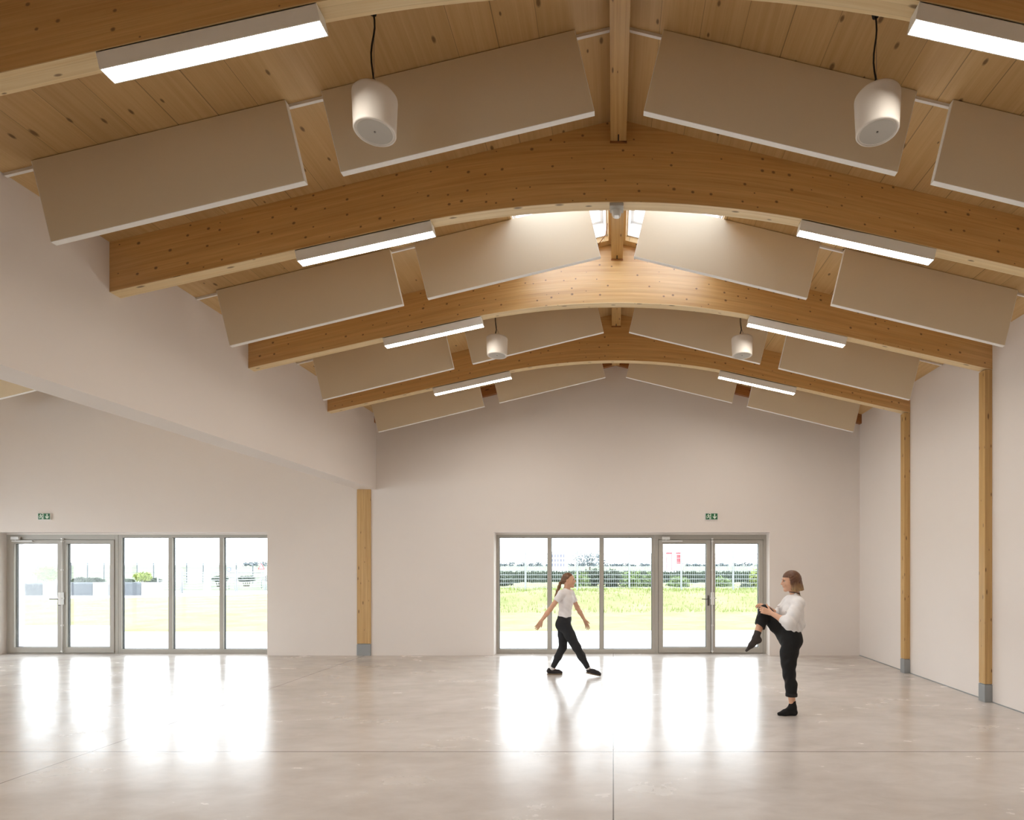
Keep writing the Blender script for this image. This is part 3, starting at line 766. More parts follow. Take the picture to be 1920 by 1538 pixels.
# rising field and far tree belt
mb = MB(); mb.poly([(-400, 44, 0.0), (400, 44, 0.0), (400, 420, 3.9), (-400, 420, 3.9)]); mb.poly([(-400, 44, 0), (-400, 44, -.5), (400, 44, -.5), (400, 44, 0)])
tag(mb.build('field', M['far_grass']), kind='structure')

def leaf_cloud(mb, c, rad, n, size):
    c = Vector(c)
    for _ in range(n):
        while True:
            d = Vector((random.uniform(-1, 1), random.uniform(-1, 1), random.uniform(-1, 1)))
            if d.length <= 1: break
        d = d * (0.75 + 0.25 * random.random())
        lump = 0.8 + 0.35 * mnoise.noise(d * 2.2 + c)
        p = c + Vector((d.x * rad[0], d.y * rad[1], d.z * rad[2])) * lump
        a = Vector((random.uniform(-1, 1), random.uniform(-1, 1), random.uniform(-1, 1))).normalized(); b = a.orthogonal().normalized()
        s_ = size * random.uniform(0.6, 1.3)
        mb.poly([p - a * s_, p + b * s_ * .5, p + a * s_, p - b * s_ * .5])
def shrub(name, c, rad, n, size, mat, label, cat='bush', group=None):
    r = empty(name, (c[0], c[1], 0), label, cat, group)
    mb = MB(); leaf_cloud(mb, (c[0], c[1], c[2]), rad, n, size); mb.build('foliage', mat, r, weld=False)
    mb = MB()
    for q in range(4): mb.tube([(c[0] + 0.1 * q - .15, c[1], -0.05), (c[0] + rad[0] * (q - 1.5) * .25, c[1], c[2] + rad[2] * .3)], [0.05, 0.015], 6)
    mb.build('stem', M['bark'], r)
shrub('bush', (gx(90, 40), 40, gz(1076, 40)), (1.05, 0.8, 0.72), 1500, 0.09, M['leaf_bright'], 'yellow-green bush behind the concrete blocks, seen through the left door leaf')
shrub('bush', (gx(268, 40), 40, gz(1082, 40)), (0.7, 0.6, 0.42), 900, 0.08, M['leaf_bright'], 'small yellow-green bush behind the blocks, seen through the first left window pane')
shrub('bush', (gx(153, 40), 40, gz(1089, 40)), (0.9, 0.5, 0.25), 800, 0.08, M['leaf_dark'], 'low dark bush behind the blocks, seen through the second left door leaf')
shrub('bush', (gx(178, 41), 41, gz(1089, 41)), (0.9, 0.5, 0.24), 800, 0.08, M['leaf_dark'], 'flat dark bush behind the blocks, right of the low dark bush')
shrub('bush', (gx(286, 41), 41, gz(1089, 41)), (0.8, 0.5, 0.22), 700, 0.08, M['leaf_dark'], 'dark low bush next to the small yellow-green bush behind the blocks')
shrub('bush', (gx(240, 41), 41, gz(1090, 41)), (0.5, 0.5, 0.20), 500, 0.08, M['leaf_dark'], 'small dark bush behind the blocks left of the small yellow-green bush')
for px_, lb in ((462, 'low dark bush behind the field gates, left of the triangular sign'), (412, 'low dark bush behind the field gates at the second left mullion'), (512, 'low dark bush behind the field gates at the right end of the left glazing')):
    shrub('bush', (gx(px_, 50), 50, gz(1086, 50)), (1.05, 0.6, 0.34), 900, 0.09, M['leaf_dark'], lb)
# bushes behind the mesh fence on the right
for i, (px, py, Y, rx_, rz_, mt, lb) in enumerate((
    (1085, 1092, 33, 1.3, 0.75, 'leaf_mid', 'grey-green bush behind the mesh fence, seen right of the walking woman'),
    (1112, 1084, 34, 1.1, 0.75, 'leaf_dark', 'dark bush behind the mesh fence at the second mullion'),
    (1148, 1089, 33, 1.2, 0.8, 'leaf_dark', 'dark bush behind the mesh fence in the left half of the third pane'),
    (1185, 1093, 33, 1.4, 0.9, 'leaf_mid', 'mid-green bush behind the mesh fence in the middle of the third pane'),
    (1222, 1094, 33, 1.2, 0.85, 'leaf_mid', 'mid-green bush behind the mesh fence at the door frame'),
    (1272, 1095, 33, 1.3, 0.6, 'leaf_mid', 'mid-green bush behind the mesh fence in the left door leaf'),
    (1398, 1108, 31, 0.8, 0.6, 'leaf_dark', 'dark bush behind the mesh fence at the foot of the right door leaf'),
    (1418, 1086, 33, 0.8, 0.9, 'leaf_bright', 'yellow-green bush behind the mesh fence at the right edge of the doors'),
    (1352, 1096, 33, 1.3, 0.6, 'leaf_mid', 'mid-green bush behind the mesh fence left in the right door leaf'),
    (946, 1090, 34, 1.0, 0.5, 'leaf_dark', 'dark bush behind the mesh fence in the first pane'))):
    shrub('bush', (gx(px, Y), Y, gz(py, Y)), (rx_ * 0.68, 0.7, rz_), 800, 0.09, M[mt], lb, 'bush', 'bushes behind the mesh fence')
# clipped dark hedge farther off
r = empty('hedge', (4, 52, 0), 'long low dark hedge far behind the mesh fence', 'hedge')
mb = MB()
for _ in range(9000):
    p = Vector((random.uniform(-12, 22), 52 + random.uniform(-.6, .6), random.uniform(-0.2, 1.42)))
    a = Vector((random.uniform(-1, 1), random.uniform(-1, 1), random.uniform(-1, 1))).normalized(); b = a.orthogonal().normalized(); s_ = random.uniform(.06, .14)
    mb.poly([p - a * s_, p + b * s_ * .6, p + a * s_, p - b * s_ * .6])
mb.box(-12, 22, 51.7, 52.3, -.2, 1.3)
mb.build('foliage', M['leaf_dark'], r, weld=False)
# far tree belt on the horizon
mb = MB()
for i in range(130):
    x = -190 + i * 3.0 + random.uniform(-1, 1); hh = random.uniform(1.0, 2.6) * (1.0 if x < -60 else 0.7)
    leaf_cloud(mb, (x, 300, 2.9 + hh * .5), (2.4, 1.5, hh), 60, 0.55)
tag(mb.build('far_tree_belt', M['leaf_far'], weld=False), kind='stuff')
# tree behind the fence
r = empty('tree', (gx(1105, 60), 60, 0), 'thin pale green tree beyond the fence, seen in the second right-hand pane', 'tree')
mb = MB(); leaf_cloud(mb, (gx(1105, 60), 60, 2.55), (2.3, 1.5, 1.2), 500, 0.13); mb.build('foliage', M['leaf_far'], r, weld=False)
mb = MB(); mb.tube([(gx(1105, 60), 60, 0), (gx(1106, 60), 60, 2.4)], [.09, .04], 8); mb.build('trunk', M['bark'], r)

# welded mesh fence on the bank
r = empty('mesh_fence', (2, 28, 0.5), 'pale welded mesh fence on the grassy bank, seen through the right-hand glazing', 'fence')
FZ0 = 0.5
for k in range(10):
    xa = -9.2 + 2.5 * k; xb = xa + 2.44
    mb = MB()
    for q in range(25): x = xa + 0.1 * q + .02; mb.box(x - .006, x + .006, 27.994, 28.006, FZ0, FZ0 + 1.88)
    for q in range(10): z = FZ0 + 0.04 + 0.2 * q; mb.box(xa, xb, 27.985, 27.994, z - .014, z + .014)
    mb.build('mesh_panel', M['galv'], r, weld=False)
    mb = MB(); mb.box(xa - .06, xa, 27.96, 28.04, 0.2, FZ0 + 1.98); mb.build('fence_post', M['galv'], r)
# concrete blocks at the far end of the left lawn
bx = [46, 79, 107, 134, 173, 204, 231, 264, 293]
tones = ['concrete_dark', 'concrete_pale', 'concrete_pale', 'concrete_dark', 'concrete_pale', 'concrete_pale', 'concrete_dark', 'concrete_pale']
nm = ['dark weathered concrete block at the far left of the row', 'pale concrete block second from the left in the row', 'pale concrete block just left of the door meeting stile',
      'dark weathered concrete block in the second left door leaf', 'pale concrete block right of the dark one in the second door leaf', 'pale concrete block hidden mostly by the door frame',
      'dark weathered concrete block in the first left window pane', 'pale concrete block at the right end of the row']
for i in range(8):
    a, b = gx(bx[i], 36) + .012, gx(bx[i + 1], 36) - .012
    mb = MB(); mb.box(a, b, 36, 36.5, -0.03, 0.78)
    tag(mb.build('concrete_block', M[tones[i]], bevel=0.02), nm[i], 'concrete block', 'concrete blocks in a row')
# galvanised field gates
gp = [(294.5, 38.3), (341, 39.4), (391, 40.7), (443, 42.2), (497, 43.9), (552, 45.6)]
gl = ['pale field gate section farthest left', 'pale field gate section at the first left mullion', 'pale field gate section in the middle pane', 'pale field gate section at the second left mullion', 'pale field gate section at the right end of the left glazing']
for i in range(5):
    A_, B_ = Vector((gx(gp[i][0], gp[i][1]), gp[i][1], 0)), Vector((gx(gp[i + 1][0], gp[i + 1][1]), gp[i + 1][1], 0))
    r = empty('field_gate', (A_ + B_) / 2, gl[i], 'gate', 'galvanised field gates')
    d = (B_ - A_); A2, B2 = A_ + d * .03, B_ - d * .03
    mb = MB()
    for q in range(7): z = 0.28 + 0.18 * q; mb.tube([A2 + Vector((0, 0, z)), B2 + Vector((0, 0, z))], 0.03, 8)
    mb.build('rail', M['galv'], r)
    for P_ in (A2, B2):
        mb = MB(); mb.tube([P_ + Vector((0, 0, -0.05)), P_ + Vector((0, 0, 1.55))], 0.04, 8); mb.build('upright', M['galv'], r)
mb = MB(); mb.box(gx(380, 40), gx(388, 40), 40.1, 40.4, -.03, gz(1075, 40)); tag(mb.build('gate_pillar', M['bld_white']), 'white square pillar between the field gates', 'pillar')
# road signs beyond the gates
def road_post(name, px, Y, label):
    return empty(name, (gx(px, Y), Y, 0), label, 'road sign')
Y = 47; r = road_post('road_sign', 490, Y, 'white triangular road sign with a red border beyond the gates')
mb = MB(); mb.tube([(gx(490, Y), Y + .03, 0), (gx(490, Y), Y + .03, gz(1056, Y))], 0.03, 8); mb.build('sign_post', M['galv'], r)
c, s_ = Vector((gx(490, Y), Y, gz(1064, Y))), 0.33
tri = lambda k, y: [(c.x + k * s_ * math.cos(math.pi / 2 + q * 2.0944), c.y + y, c.z + k * s_ * math.sin(math.pi / 2 + q * 2.0944)) for q in range(3)]
mb = MB(); mb.poly(tri(1, 0)); mb.poly(tri(1, .01)[::-1]); mb.build('red_border', M['red_paint'], r)
mb = MB(); mb.poly(tri(.62, -.004)); mb.build('white_face', M['bld_white'], r)
Y = 45; r = road_post('road_sign', 429, Y, 'round white road sign with a dark blue ring beyond the gates')
mb = MB(); mb.tube([(gx(429, Y), Y + .03, 0), (gx(429, Y), Y + .03, gz(1063, Y))], 0.025, 8); mb.build('sign_post', M['galv'], r)
c = Vector((gx(429, Y), Y, gz(1068, Y)))
disc = lambda rr, y: [(c.x + rr * math.cos(q * .2618), c.y + y, c.z + rr * math.sin(q * .2618)) for q in range(24)]
mb = MB(); mb.poly(disc(.17, 0)); mb.poly(disc(.17, .01)[::-1]); mb.build('blue_ring', M['blue_paint'], r)
mb = MB(); mb.poly(disc(.125, -.004)); mb.build('white_face', M['bld_white'], r)
# wire fence with thin posts across the field
r = empty('wire_fence', (-40, 58, 0), 'thin grey wire fence with tall posts across the far field', 'fence')
for k in range(17):
    x = gx(40 + 31 * k, 58); mb = MB(); mb.box(x - .035, x + .035, 57.97, 58.03, 0, 2.25); mb.build('fence_post', M['far_steel'], r)
mb = MB()
for z in (0.7, 1.2, 1.7, 2.1): mb.tube([(gx(40, 58), 58, z), (gx(536, 58), 58, z)], 0.012, 5)
mb.build('wire', M['far_steel'], r)
# distant buildings
def building(x0, x1, Y, z1, label, red=False):
    r = empty('building', ((x0 + x1) / 2, Y, 0), label, 'building')
    mb = MB(); mb.box(x0, x1, Y, Y + 8, 0, z1); mb.build('wall', M['bld_white'], r)
    mb = MB(); mb.box(x0 - .1, x1 + .1, Y - .1, Y + 8, z1, z1 + .12); mb.build('roof', M['bld_white'], r)
    if red:
        for a in (0.06, 0.62):
            xa, xb = x0 + (x1 - x0) * a, x0 + (x1 - x0) * (a + .30)
            mb = MB(); mb.box(xa - .08, xb + .08, Y - .12, Y, z1 - .45, z1 - .15)
            for xx in (xa, xb): mb.box(xx - .05, xx + .05, Y - .1, Y, 1.2, z1 - .3)
            fr = mb.build('red_window_frame', M['red_paint'], r)
            mb = MB(); mb.box(xa + .15, xb - .15, Y - .04, Y, 2.6, z1 - .6); mb.build('pane', M['red_paint'] if a > .5 else M['bld_white'], fr)
    else:
        n = 5
        for i in range(n):
            for j in range(3):
                xa = x0 + (x1 - x0) * (i + .18) / n; xb = x0 + (x1 - x0) * (i + .72) / n
                z = z1 - 1.1 - j * 1.0
                mb = MB(); mb.box(xa, xb, Y - .05, Y, z, z + .62); mb.build('window', M['bld_glass'], r)
building(gx(1033, 130), gx(1060, 130), 130, gz(1036, 130), 'pale far apartment block seen in the second right-hand pane')
building(gx(1248, 120), gx(1280, 120), 120, gz(1035, 120), 'white far building with red window frames seen through the left door leaf', True)
# wing wall outside the left doors
mb = MB(); mb.box(-12.95, gx(45, 12.5), D + WT, 12.5, -0.03, 3.4); tag(mb.build('wall_outside', M['ext_render']), kind='structure')

# ---------------------------------------------------------------- people: bodies as one blended implicit surface
class Field:
    def __init__(s, lo, hi, h):
        s.lo, s.h = np.array(lo, float), h
        s.n = np.ceil((np.array(hi) - s.lo) / h).astype(int) + 1
        s.ax = [s.lo[i] + h * np.arange(s.n[i]) for i in range(3)]
        s.F = np.full(s.n, 0.08, np.float32)
    def sub(s, lo, hi):
        i0 = np.clip(np.floor((np.array(lo) - s.lo) / s.h).astype(int), 0, s.n); i1 = np.clip(np.ceil((np.array(hi) - s.lo) / s.h).astype(int) + 1, 0, s.n)
        sl = tuple(slice(a, b) for a, b in zip(i0, i1))
        X, Y, Z = np.meshgrid(*[s.ax[i][sl[i]] for i in range(3)], indexing='ij', sparse=True)
        return sl, X, Y, Z
    def put(s, sl, d, k, sub=False):
        f = s.F[sl]
        if f.size == 0: return
        if sub:
            d = -d; hh = np.clip(0.5 - 0.5 * (f - d) / max(k, 1e-6), 0, 1)      # smooth max
            s.F[sl] = f * (1 - hh) + d * hh + k * hh * (1 - hh)
        else:
            hh = np.clip(0.5 + 0.5 * (f - d) / max(k, 1e-6), 0, 1)
            s.F[sl] = f * (1 - hh) + d * hh - k * hh * (1 - hh)
    def cone(s, a, b, ra, rb, k=0.02, wide=(1, 1, 1), sub=False):
        """tapered capsule; 'wide' stretches its section along x, y, z"""
        a, b, w = np.array(a, float), np.array(b, float), np.array(wide, float)
        m = (max(ra, rb) + 0.05) * max(w) + k
        sl, X, Y, Z = s.sub(np.minimum(a, b) - m, np.maximum(a, b) + m)
        A = a / w; B = b / w; d = B - A; dd = float(d @ d) + 1e-12
        x, y, z = X / w[0] - A[0], Y / w[1] - A[1], Z / w[2] - A[2]
        t = np.clip((x * d[0] + y * d[1] + z * d[2]) / dd, 0, 1)
        D_ = np.sqrt((x - t * d[0]) ** 2 + (y - t * d[1]) ** 2 + (z - t * d[2]) ** 2) - (ra + (rb - ra) * t)
        s.put(sl, D_.astype(np.float32), k, sub)
    def chain(s, pts, rs, k=0.02, wide=(1, 1, 1)):
        for p, q, r0, r1 in zip(pts, pts[1:], rs, rs[1:]): s.cone(p, q, r0, r1, k, wide)
    def ell(s, c, r, k=0.02, R=None, sub=False):
        c, r = np.array(c, float), np.array(r, float); m = max(r) + 0.05 + k
        sl, X, Y, Z = s.sub(c - m, c + m)
        x, y, z = X - c[0], Y - c[1], Z - c[2]
        if R is not None:
            R = np.array(R); x, y, z = (R[0][i] * x + R[1][i] * y + R[2][i] * z for i in range(3))
        k0 = np.sqrt((x / r[0]) ** 2 + (y / r[1]) ** 2 + (z / r[2]) ** 2) + 1e-6
        k1 = np.sqrt((x / r[0] ** 2) ** 2 + (y / r[1] ** 2) ** 2 + (z / r[2] ** 2) ** 2) + 1e-6
        s.put(sl, (k0 * (k0 - 1) / k1).astype(np.float32), k, sub)
    def cut(s, p, n, k=0.004, lo=None, hi=None):
        """remove what lies on the side n points to (optionally only inside a box)"""
        n = np.array(n, float); n /= np.linalg.norm(n)
        sl, X, Y, Z = s.sub(lo if lo is not None else s.lo, hi if hi is not None else s.lo + s.h * s.n)
        d = (X - p[0]) * n[0] + (Y - p[1]) * n[1] + (Z - p[2]) * n[2]
        f = s.F[sl]; hh = np.clip(0.5 + 0.5 * (d - f) / k, 0, 1)
        s.F[sl] = f * (1 - hh) + d * hh + k * hh * (1 - hh)
    def wrinkle(s, fn):
        X, Y, Z = np.meshgrid(*s.ax, indexing='ij', sparse=True)
        s.F += fn(X, Y, Z).astype(np.float32)
    def mesh(s):
        """naive surface nets"""
        F_ = s.F; S = F_ < 0
        n = [d - 1 for d in F_.shape]
        cs = [(i, j, k) for i in (0, 1) for j in (0, 1) for k in (0, 1)]
        sh = lambda i, j, k: (slice(i, i + n[0]), slice(j, j + n[1]), slice(k, k + n[2]))
        cnt = sum(S[sh(*c)].astype(np.uint8) for c in cs)
        act = (cnt > 0) & (cnt < 8)
        idx = np.argwhere(act); ids = -np.ones(act.shape, np.int64); ids[act] = np.arange(len(idx))
        vals = {c: F_[idx[:, 0] + c[0], idx[:, 1] + c[1], idx[:, 2] + c[2]].astype(float) for c in cs}
        acc = np.zeros((len(idx), 3)); num = np.zeros(len(idx))
        for ai in range(3):
            for c in cs:
                if c[ai]: continue
                e = list(c); e[ai] = 1; e = tuple(e)
                v0, v1 = vals[c], vals[e]; m = (v0 < 0) != (v1 < 0)
                t = np.where(m, v0 / np.where(m, v0 - v1, 1), 0)
                p = np.tile(np.array(c, float), (len(idx), 1)); p[:, ai] = t
                acc[m] += p[m]; num[m] += 1
        V = s.lo + s.h * (idx + acc / num[:, None])
        faces = []
        for ai in range(3):
            b, c = (ai + 1) % 3, (ai + 2) % 3
            a0 = [slice(1, -1)] * 3; a0[ai] = slice(0, -1); a1 = list(a0); a1[ai] = slice(1, None)
            i0, i1 = S[tuple(a0)], S[tuple(a1)]
            for flip, m in ((False, i0 & ~i1), (True, ~i0 & i1)):
                e = np.argwhere(m); e[:, b] += 1; e[:, c] += 1
                q = []
                for db, dc in ((-1, -1), (0, -1), (0, 0), (-1, 0)):
                    g = e.copy(); g[:, b] += db; g[:, c] += dc; q.append(ids[g[:, 0], g[:, 1], g[:, 2]])
                q = np.stack(q, 1)
                faces.append(q[:, ::-1] if flip else q)
        return V, np.concatenate(faces)
    def build(s, name, mat, parent, origin):
        V, Q = s.mesh()
        me = bpy.data.meshes.new(name); me.from_pydata((V).tolist(), [], Q.tolist())
        me.polygons.foreach_set('use_smooth', [True] * len(me.polygons)); me.materials.append(mat)
        o = bpy.data.objects.new(name, me); COL.objects.link(o); o.parent = parent
        return o
def V3(*a): return np.array(a, float)
def unit(v): v = np.array(v, float); return v / np.linalg.norm(v)

def hand(f, W, d, t, n, curl=(0.35, 0.4, 0.3), spread=0.06, thumb=(0.55, 0.75, 0.3), s=1.0):
    """wrist W, finger direction d, thumb side t, palm normal n (fingers close towards n)"""
    W, d = np.array(W, float), unit(d); t = np.array(t, float); t = unit(t - d * (t @ d)); n0 = np.cross(d, t); n = n0 if n0 @ np.array(n, float) > 0 else -n0
    offs = (0.027, 0.009, -0.009, -0.026); kl = (0.083, 0.086, 0.082, 0.074); fs = (0.95, 1.05, 0.98, 0.78)
    P = lambda a, b, c=0.0: W + s * (d * a + t * b + n * c)
    for o, l in zip(offs, kl): f.cone(P(0.012, o * 0.55), P(l, o), 0.0145 * s, 0.0105 * s, 0.012)
    for i, (o, l, q) in enumerate(zip(offs, kl, fs)):
        p = P(l, o); a = 0.0; dirn = unit(d + t * spread * (1.5 - i))
        for L, c, r0, r1 in ((0.040, curl[0], 0.0088, 0.0080), (0.025, curl[1], 0.0080, 0.0074), (0.020, curl[2], 0.0074, 0.0064)):
            a += c * (1 + 0.08 * i); v = dirn * math.cos(a) + n * math.sin(a); e = p + v * L * q * s
            f.cone(p, e, r0 * s, r1 * s, 0.004); p = e
    p = P(0.022, 0.022, 0.004); b = P(0.012, 0.010, 0.0)
    f.cone(b, p, 0.016 * s, 0.013 * s, 0.012)
    v = unit(t * thumb[0] + d * thumb[1] + n * thumb[2])
    e = p + v * 0.036 * s; f.cone(p, e, 0.0125 * s, 0.0098 * s, 0.008)
    v2 = unit(v + d * 0.35 + n * 0.15); e2 = e + v2 * 0.027 * s; f.cone(e, e2, 0.0098 * s, 0.0086 * s, 0.004)
    v3 = unit(v2 + n * 0.25); f.cone(e2, e2 + v3 * 0.020 * s, 0.0086 * s, 0.007 * s, 0.004)

def head_frame(C, sx, pitch):
    """local (forward, side, up) about the cranium centre -> model space; facing sx (+1 / -1 along x)"""
    c, s_ = math.cos(pitch), math.sin(pitch)
    def P(a, b, u): return V3(C[0] + sx * (a * c + u * s_), C[1] + b, C[2] + u * c - a * s_)
    R = np.stack([V3(sx * c, 0, -s_), V3(0, 1, 0), V3(sx * s_, 0, c)], 1)
    return P, R
def head(f, C, sx, pitch):
    P, R = head_frame(C, sx, pitch); E = lambda c, r, k=0.015, sub=False: f.ell(P(*c), r, k, R, sub)
    E((-0.004, 0, 0.004), (0.094, 0.073, 0.092))
    E((0.030, 0, -0.035), (0.060, 0.060, 0.080), 0.03)
    for q in (-1, 1):
        f.cone(P(-0.005, q * 0.050, -0.065), P(0.066, q * 0.012, -0.104), 0.018, 0.014, 0.03)      # jaw line
        E((0.060, q * 0.034, -0.036), (0.022, 0.018, 0.020), 0.025)                                # cheeks
        E((0.086, q * 0.030, -0.003), (0.012, 0.018, 0.010), 0.012, True)                          # eye sockets
        E((0.081, q * 0.030, 0.016), (0.010, 0.022, 0.006), 0.014)                                 # brow ridge
        E((-0.012, q * 0.077, -0.022), (0.016, 0.009, 0.030), 0.005); E((-0.008, q * 0.087, -0.022), (0.008, 0.007, 0.017), 0.004, True)
    f.cone(P(0.072, 0, -0.100), P(0.078, 0, -0.104), 0.017, 0.014, 0.02)                           # chin
    f.cone(P(0.088, 0, 0.006), P(0.108, 0, -0.032), 0.0075, 0.0105, 0.012)                         # nose
    for q in (-1, 1): E((0.099, q * 0.010, -0.037), (0.010, 0.008, 0.007), 0.006)
    E((0.087, 0, -0.060), (0.012, 0.020, 0.013), 0.015)                                            # mouth
def face_parts(C, sx, pitch, parent, origin):
    P, R = head_frame(C, sx, pitch)
    for q in (-1, 1):
        mb = MB(); c = P(0.0745, q * 0.030, -0.003) + origin; mb.sphere(c, 0.012, 10); eye = mb.build('eye', M['eye_white'], parent)
        mb = MB(); c = P(0.0825, q * 0.0315, -0.003) + origin; mb.sphere(c, (0.0050, 0.0065, 0.0062), 8); mb.build('iris', M['iris'], eye)
        mb = MB(); mb.tube([P(0.094, q * 0.012, 0.019) + origin, P(0.092, q * 0.028, 0.023) + origin, P(0.079, q * 0.046, 0.019) + origin], [0.0016, 0.0024, 0.0012], 6); mb.build('eyebrow', M['brow'], parent)
        mb = MB(); mb.tube([P(0.0895, q * 0.017, 0.001) + origin, P(0.0905, q * 0.030, 0.006) + origin, P(0.081, q * 0.043, 0.002) + origin], [0.0018, 0.0028, 0.0018], 6); mb.build('eyelash', M['iris'], parent)
    f = Field(P(0.09, 0, -0.06) - 0.06, P(0.09, 0, -0.06) + 0.06, 0.0025)
    f.cone(P(0.091, -0.016, -0.0565), P(0.0955, 0, -0.055), 0.0032, 0.005, 0.004); f.cone(P(0.0955, 0, -0.055), P(0.091, 0.016, -0.0565), 0.005, 0.0032, 0.004)
    f.cone(P(0.090, -0.014, -0.0655), P(0.0945, 0, -0.0665), 0.0036, 0.0056, 0.002); f.cone(P(0.0945, 0, -0.0665), P(0.090, 0.014, -0.0655), 0.0056, 0.0036, 0.002)
    f.build('lips', M['lip'], parent, origin)

def shoe(parent, heel, toe, ankle, y, origin):
    """low suede trainer between heel and toe points (sole height) in the x-z plane"""
    heel, toe = V3(heel[0], y, heel[1]), V3(toe[0], y, toe[1]); d = unit(toe - heel); L = np.linalg.norm(toe - heel); up = unit(np.cross(V3(0, -1, 0), d)) 
    if up[2] < 0: up = -up
    P = lambda a, b, c=0.0: heel + d * a * L + up * b + V3(0, c, 0)
    lo = np.minimum(np.minimum(heel, toe), V3(*ankle)) - 0.09; hi = np.maximum(np.maximum(heel, toe), V3(*ankle)) + 0.09
    r = empty('shoe', tuple(origin - origin)); r.parent = parent
    f = Field(lo, hi, 0.005)
    f.cone(P(0.14, 0.048), P(0.45, 0.045), 0.036, 0.037, 0.02); f.cone(P(0.45, 0.044), P(0.72, 0.036), 0.036, 0.034, 0.03, (1, 1.12, 1)); f.cone(P(0.72, 0.034), P(0.89, 0.029), 0.035, 0.024, 0.03, (1, 1.2, 1))
    f.cone(P(0.13, 0.06), P(0.16, 0.078), 0.034, 0.032, 0.02)
    f.cone(P(0.20, 0.088), P(0.20, 0.12), 0.026, 0.030, 0.006, sub=True)
    f.cut(P(0, 0.016), -up, 0.003)
    f.build('upper', M['shoe'], r, origin)
    f = Field(lo, hi, 0.005)
    f.cone(P(0.14, 0.014), P(0.45, 0.014), 0.039, 0.036, 0.01); f.cone(P(0.45, 0.014), P(0.74, 0.014), 0.036, 0.040, 0.02); f.cone(P(0.74, 0.014), P(0.885, 0.016), 0.040, 0.027, 0.02)
    f.cut(P(0, 0.016), up, 0.003); f.cut(P(0, 0.0), -up, 0.003)
    f.build('sole', M['sole'], r, origin)
    mb = MB()
    for q in (-1, 1):
        for a in (0.40, 0.52):
            c = P(a, 0.045, q * 0.0385) + origin; mb.obox(c, d * 0.006, V3(0, 0.0025, 0), up * 0.013 + d * 0.006)
    mb.build('side_stripe', M['shoe_stripe'], r)
    mb = MB()
    for a, h in ((0.40, 0.083), (0.47, 0.080), (0.54, 0.075), (0.61, 0.069)):
        mb.tube([P(a, h - .008, -0.022) + origin, P(a + .015, h, 0) + origin, P(a, h - .008, 0.022) + origin], 0.0028, 6)
    mb.build('lace', M['cable'], r)

